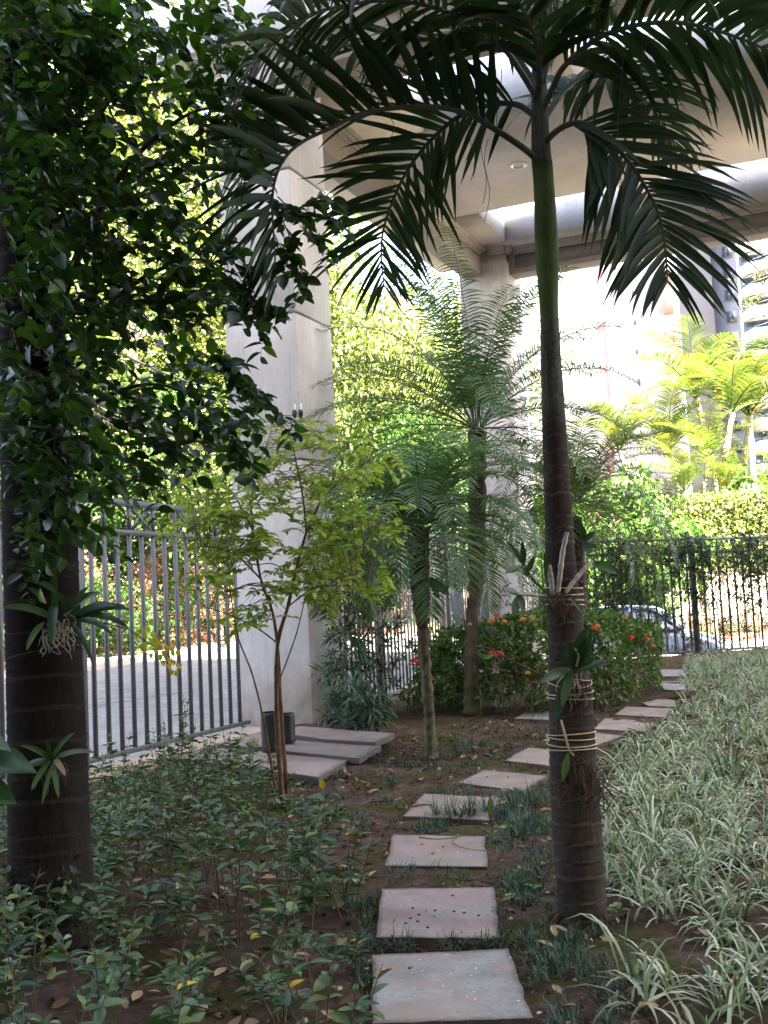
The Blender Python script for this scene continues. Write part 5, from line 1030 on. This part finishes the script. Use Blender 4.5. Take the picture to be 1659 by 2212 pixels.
# shrubs on the bank
shA = tree_proto('street_shrub', 2.2, 1.3, 4200, .13, M_REDLF, .05, 8, .04, M_STEM, seed=5); shB = tree_proto('street_shrub', 2.2, 1.4, 4200, .13, M_FBRIGHT, .05, 8, .04, M_STEM, seed=6); shC = tree_proto('street_shrub', 1.6, 1.2, 3500, .12, M_FTREED, .03, 8, .04, M_STEM, seed=8)
SHR = [(shA, 225, 34, 1.0, 'reddish shrub on the bank across the street, left of the tree trunk'), (shA, 330, 36, 1.2, 'red and pink shrub on the bank seen through the middle fence bars'), (shA, 410, 38, 1.1, 'reddish sunlit shrub on the bank near the right end of the left fence'), (shC, 260, 32.5, 1.0, 'low dark green shrub at the kerb across the street'), (shC, 350, 35, 1.0, 'low green shrub in front of the red one across the street'), (shB, 450, 42, 1.3, 'light green shrub on the bank beside the pillar'), (shB, 520, 45, 1.5, 'light green shrub mostly behind the pillar'), (shC, 170, 32, 1.1, 'dark green shrub across the street behind the fence post'), (shB, 770, 45, 1.7, 'light green shrub across the street right of the nearer pillar'), (shB, 880, 47, 1.7, 'light green shrub between the fine-leaved palm crowns'), (shA, 800, 43.5, .9, 'reddish shrub across the street behind the dark narrow-leaved shrubs'), (shB, 960, 46, 1.8, 'light green shrub left of the far pillar')]
for pr, px, Y, sc, lb in SHR:
    p = at(px, 1320, Y); loc = (p[0], p[1], zroad(p[0], p[1])+.45)
    if pr.name not in first: first[pr.name] = 1; pr.location = loc; pr.scale = (sc,)*3; tag(pr, lb, 'shrub', 'shrubs on the bank across the street')
    else: copy_tree(pr, loc, px, sc, lb, 'shrub', 'shrubs on the bank across the street')
# groundcover of the bank
n = 9000; i = RG.integers(0, 60, n); f = RG.uniform(2.0, 5.0, n); P = KP[i]+OUT[i]*f[:, None]+RG.normal(size=(n, 3))*.35; P[:, 2] = zroad(P[:, 0], P[:, 1])+.35+(f-1.9)*.18
an = RG.uniform(0, 6.28, n); el = RG.uniform(.5, 1.4, n)
Acc().add(*blades(P, np.stack([np.cos(an)*np.cos(el), np.sin(an)*np.cos(el), np.sin(el)], 1), np.repeat(UP[None], n, 0), RG.uniform(.25, .5, n), .05, 1.2, 3, prof='grass')).ob('bank_groundcover', M_GRASSD, kind='stuff')
# ------------------------------------------------------------------ right background: wall, hedge, bright bush, arecas
wl = thing('garden_wall', 'sunlit cream wall across the street seen between the fence bars on the right', 'wall', (8, 40.8, -.6))
w0, w1 = np.array([3.0, 43.8]), np.array([26.0, 36.5]); dW = nrm(w1-w0)
Acc().add(*bar((w0[0], w0[1], .75), (w1[0], w1[1], .75), .25, 2.7)).ob('wall', M_WALL, wl)
for k in range(6):
    p = w0+dW*(2+k*3.6); Acc().add(*box((p[0]-.0, p[1]-.16, .75), (.16, .16, 1.4))).ob('pier', M_WALL, wl)
Acc().add(*bar((w0[0], w0[1], 2.13), (w1[0], w1[1], 2.13), .36, .06)).ob('coping', M_KERB, wl)
hd = thing('clipped_hedge', 'tall clipped hedge with shiny sunlit leaves above the cream wall on the right', 'hedge', (14, 40.5, 2.1))
n = 26000; u = RG.uniform(0, 1, n); p = (w0+dW*6)[None]+dW[None]*(u*17)[:, None]; h = RG.uniform(0, 1, n); face = RG.uniform(size=n) < .78
nW = np.array([dW[1], -dW[0]]); dep = np.where(face, 0.0, RG.uniform(0, 1.4, n))+RG.normal(size=n)*.09; z = np.where(face, 2.1+h*2.75, 4.85)+RG.normal(size=n)*.08
B = np.stack([p[:, 0]-nW[0]*(dep-.2)*1, p[:, 1]-nW[1]*(dep-.2), z], 1)
D = nrm(RG.normal(size=(n, 3))+np.array([0, -.3, .2])); N = nrm(RG.normal(size=(n, 3))*.6+np.array([nW[0]*.7, nW[1]*.7, .6])); L = RG.uniform(.09, .19, n)
Acc().add(*leaves(B, D, N, L, L*.6, T_FAR)).ob('foliage', M_HEDGE, hd, kind='stuff')
c0 = w0+dW*14.5; Acc().add(*box((c0[0]-nW[0]*.75, c0[1]-nW[1]*.75, 3.4), (8.4, .55, 1.3), [[dW[0], dW[1], 0], [-dW[1], dW[0], 0], [0, 0, 1]])).ob('branch_core', M_TWIG, hd)
bb = tree_proto('bright_bush', 4.6, 2.0, 6500, .26, M_FBRIGHT, .1, 9, .08, M_STEM, seed=31)
GB = 'bushes across the street on the right'
BUSH = [(bb, 1330, 33, 1.0, 'bright green large-leaved bush rising right of the main palm trunk'), (bb, 1215, 35, .95, 'bright green bush seen just behind the main palm trunk'), (bb, 1400, 36.5, .62, 'bright green bush beside the clipped hedge'), (bb, 1160, 37, 1.0, 'light green bush right of the far pillar'), (bb, 1270, 42, 1.1, 'paler green bush standing behind the bright one on the right'), (bb, 1625, 47, 1.3, 'dark tree-like bush at the right edge behind the yellowish palms')]
for k, (pr, px, Y, sc, lb) in enumerate(BUSH):
    p = at(px, 1290, Y); loc = (p[0], p[1], .3)
    if k == 0: pr.location = loc; pr.scale = (sc,)*3; tag(pr, lb, 'bush', GB)
    else: copy_tree(pr, loc, k*1.3, sc, lb, 'bush', GB)
def areca(seed):
    t = bpy.data.objects.new('areca_palm', None); COL.objects.link(t); H_ = 4.2
    P = smooth_path([(0, 0, -.5), (.1, 0, 1.2), (.35, .05, 2.8), (.7, .05, H_)], 20); R_ = .075*(1+.08*np.sign(np.sin(np.arange(20)*1.7))); Acc().add(*tube(P, R_, 8)).ob('trunk', simple('areca_trunk', (.38, .34, .24), .7), t, smooth=True)
    for k in range(11):
        Pp, Rr, B, D, Nn, Lf, Wf = pinnate(2.1*RG.uniform(.85, 1.1), 34, .55, .035, .5+1.0*((k+.5)/11)+RG.normal()*.1, 1.5*RG.uniform(.8, 1.2), v=.45, r0=.022, aa=.6); Rz = rotzM(k*2.4+RG.normal()*.2); off = P[-1]
        fr = Acc().add(*tube(Pp@Rz+off, Rr, 5)).ob('frond', M_ARECA, t, smooth=True)
        Acc().add(*blades(B@Rz+off, D@Rz, Nn@Rz, Lf, Wf, .7, 3, prof='palm')).ob('leaflets', M_ARECA, fr, kind='stuff')
    return t
ar = areca(1); GA = 'yellowish palms behind the clipped hedge'
AR = [(1555, 43, 1.15, 0.2, 1.9, 'tall yellowish palm with a pale leaning stem rising above the clipped hedge'), (1415, 44, 1.0, 2.5, 1.7, 'yellowish palm at the left end of the group, in front of the white tower'), (1490, 45.5, 1.0, 4.0, 1.6, 'thin-stemmed yellowish palm second from the left of its group'), (1650, 43.5, 1.15, 1.2, 1.9, 'golden palm at the right edge of the photo above the hedge'), (1540, 41.8, .75, 3.2, 1.2, 'low spreading green palm directly above the clipped hedge'), (1600, 46, 1.15, 5.2, 2.2, 'green palm behind the tall yellowish one'), (1450, 42.5, .6, .9, 1.0, 'small palm beside the left end of the clipped hedge'), (1620, 41.8, .7, 2.1, 1.5, 'low spreading palm over the right end of the clipped hedge'), (1500, 43, .9, 5.9, 1.5, 'bushy green palm just left of the leaning-stem one'), (1575, 48, 1.3, 3.7, 2.3, 'farthest yellowish palm, its top against the grey tower')]
for k, (px, Y, sc, rz, z, lb) in enumerate(AR):
    sc *= 1.45; p = at(px, 1000, Y); loc = (p[0]-.4, p[1], z-.6)
    if k == 0: ar.location = loc; ar.scale = (sc,)*3; ar.rotation_euler = (0, 0, rz); tag(ar, lb, 'palm tree', GA)
    else: copy_tree(ar, loc, rz, sc, lb, 'palm tree', GA)
# ------------------------------------------------------------------ car
def car():
    c = np.array([7.0, 30.6]); hd_ = B2*.97+A2*.05; hd_ = nrm(hd_); zc = zroad(7.0, 30)-.0
    t = thing('parked_car', 'silver-blue hatchback car parked on the street behind the right fence', 'car', (c[0], c[1], zc), world=False, rz=math.atan2(hd_[1], hd_[0])); t.rotation_euler[1] = .06
    st = [(-2.05, .35, .78, .78), (-1.98, .28, .98, .80), (-1.7, .24, 1.02, .84), (-1.0, .22, .98, .86), (0, .22, .95, .87), (.75, .22, .93, .86), (1.3, .23, .86, .83), (1.8, .27, .74, .76), (2.05, .36, .58, .64)]
    V = []
    for x, z0, z1, w in st:
        V += [(x, -w*.9, z0), (x, -w, z0+.18), (x, -w, (z0+z1)/2+.05), (x, -w*.93, z1-.03), (x, -w*.6, z1+.01), (x, w*.6, z1+.01), (x, w*.93, z1-.03), (x, w, (z0+z1)/2+.05), (x, w, z0+.18), (x, w*.9, z0)]
    n = len(st); Q = [[i*10+k, i*10+(k+1) % 10, (i+1)*10+(k+1) % 10, (i+1)*10+k] for i in range(n-1) for k in range(10)]
    Q += [[0, 9, 8, 1], [1, 8, 7, 2], [2, 7, 6, 3], [3, 6, 5, 4]]; o_ = (n-1)*10; Q += [[o_+1, o_+8, o_+9, o_], [o_+2, o_+7, o_+8, o_+1], [o_+3, o_+6, o_+7, o_+2], [o_+4, o_+5, o_+6, o_+3]]
    body = Acc().add(V, Q).ob('body', M_CARP, t, smooth=True); md = body.modifiers.new('s', 'SUBSURF'); md.levels = md.render_levels = 2
    cs = [(-1.95, .99, .78, 1.0, .78), (-1.6, .99, .82, 1.40, .60), (-.6, .96, .84, 1.50, .62), (.2, .95, .84, 1.46, .61), (.98, .92, .82, .96, .78)]
    V = []
    for x, z0, w0_, z1, w1_ in cs: V += [(x, -w0_, z0), (x, -w1_-.02, z1-.04), (x, -w1_+.1, z1), (x, w1_-.1, z1), (x, w1_+.02, z1-.04), (x, w0_, z0)]
    Q = [[i*6+k, i*6+k+1, (i+1)*6+k+1, (i+1)*6+k] for i in range(4) for k in range(5)]
    Acc().add(V, Q).ob('glasshouse', M_GLASS, t, smooth=False)
    a = Acc()
    for sg in (-1, 1):
        pts = [(-1.95, sg*.79, .99), (-1.6, sg*.635, 1.375), (-.6, sg*.655, 1.475), (.2, sg*.645, 1.435), (.98, sg*.80, .94)]; a.add(*tube(smooth_path(pts, 20), .035, 6)); a.add(*tube([(-.45, sg*.85, .97), (-.4, sg*.655, 1.46)], .03, 6))
    a.ob('pillar_frame', M_CARP, t, smooth=True)
    Acc().add([(-1.62, -.52, 1.412), (-1.62, .52, 1.412), (-.6, .54, 1.515), (-.6, -.54, 1.515), (.2, .53, 1.475), (.2, -.53, 1.475)], [[0, 3, 2, 1], [3, 5, 4, 2]]).ob('roof', M_CARP, t)
    for x in (-1.3, 1.28):
        for sg in (-1, 1):
            w_ = Acc().add(*tube([(x, sg*.70, .31), (x, sg*.72, .31), (x, sg*.86, .31), (x, sg*.88, .31)], [.2, .31, .31, .22], 20)).ob('wheel', M_BLACK, t, smooth=True); Acc().add(*tube([(x, sg*.875, .31), (x, sg*.885, .31)], [.21, .03], 12)).ob('rim', M_METAL, w_)
    for sg in (-1, 1):
        Acc().add(*box((1.93, sg*.5, .64), (.1, .15, .06))).ob('headlight', M_WHITE, t); Acc().add(*box((.62, sg*.93, 1.0), (.06, .09, .06))).ob('wing_mirror', M_CARP, t)
car()
# ------------------------------------------------------------------ far towers
def tower(name, label, xl, xr, Y):           # front face turned to the street corner; local x across, y away
    p0, p1 = at(xl, 650, Y), at(xr, 650, Y); c = (p0+p1)/2
    rz = -math.atan2(c[0], c[1]); w = np.linalg.norm((p1-p0)[:2])*math.cos(rz)*1.0
    return thing(name, label, 'building', (c[0], c[1], 0), world=False, rz=rz+.0), w, Y/math.cos(rz)
def lx(px, xl, xr, w): return (px-(xl+xr)/2)/(xr-xl)*w
t, w, Y = tower('tower_block', 'bright white residential tower with a narrow pink stripe, right of the main palm trunk', 1128, 1462, 125)
Acc().add(*box((0, 8, 30), (w/2, 8, 34))).ob('wall', M_WHITE, t)
Acc().add(*box((lx(1296, 1128, 1462, w), -.1, 20), (.42, .12, 23.0))).ob('stripe', M_PINK, t)
me = Acc().add(*box((0, 0, 0), (.16, .06, .26))).mesh('window', M_GREYB)
for k in range(12): link('window', me, t, mw=Matrix.Translation((lx(1368, 1128, 1462, w), -.03, 8+k*3.4)))
me = Acc().add(*box((0, 0, 0), (.5, .3, .8))).mesh('balcony', simple('pale_brown_balcony', (.5, .36, .28), .8))
for k in range(14): link('balcony', me, t, mw=Matrix.Translation((lx(1441, 1128, 1462, w), -.2, 6+k*3.4)))
t, w, Y = tower('tower_block', 'plain grey tower with one column of small windows behind the yellowish palms', 1466, 1597, 108)
xm = lx(1541, 1466, 1597, w)
Acc().add(*box(((xm-w/2)/2, 5, 30), ((xm+w/2)/2, 5, 36))).ob('wall', M_GREYT, t); Acc().add(*box(((xm+w/2)/2+.003, 6.5, 30), ((w/2-xm)/2, 5, 36))).ob('wall', M_GREYB, t)
me = Acc().add(*box((0, 0, 0), (.55, .05, .62))).mesh('window', M_GREYB); mg = Acc().add(*box((0, -.04, 0), (.46, .03, .52))).mesh('pane', M_GLASS)
for k in range(18):
    q = link('window', me, t, mw=Matrix.Translation((lx(1578, 1466, 1597, w), 1.48, 4+k*2.2))); wpane = link('pane', mg); wpane.parent = q
t, w, Y = tower('balcony_tower', 'apartment tower with stacked white curved balconies at the right edge', 1598, 1850, 92)
x0 = -w/2
Acc().add(*box((0, 5.5, 30), (w/2, 4.5, 36))).ob('wall', M_BROWNB, t)
for k in range(20):
    z = 3+k*1.92; y0 = 1.0
    o_ = [(0, -.2), (.9, -1.6), (2.0, -1.7), (2.6, -2.6), (9.6, -2.7)]; V = []
    for dx, dy in o_: V += [(x0+dx, y0+dy, z), (x0+dx, y0+dy, z+.95), (x0+dx, y0+.25+dy, z+.95), (x0+dx, y0+.25+dy, z)]
    Acc().add(V, [[i*4+j, i*4+(j+1) % 4, (i+1)*4+(j+1) % 4, (i+1)*4+j] for i in range(4) for j in range(4)]).ob('parapet', M_WHITE, t)
    Acc().add([(x0, .97, z), (x0+9.6, .97, z), (x0+9.6, -1.5, z), (x0+2.6, -1.5, z)], [[0, 1, 2, 3]]).ob('floor_slab', M_WHITE, t)
    for j in range(4): Acc().add(*box((x0+.7+j*1.1, .96, z+1.3), (.45, .04, .5))).ob('window', M_GLASS, t)
    Acc().add(*bar((x0+.3, .55, z+1.2), (x0+2.5, -1.4, z+1.2), .05, .04)).ob('handrail', M_GREYB, t)
    if k % 3 != 1:
        n = 160; B = np.array([x0+RG.uniform(1, 3), -.6, z+1.1])+RG.normal(size=(n, 3))*np.array([.7, .2, .35]); Acc().add(*leaves(B, rand_dirs(n), rand_dirs(n), .3, .14, T_FAR)).ob('balcony_plants', M_FTREE, t, kind='stuff')
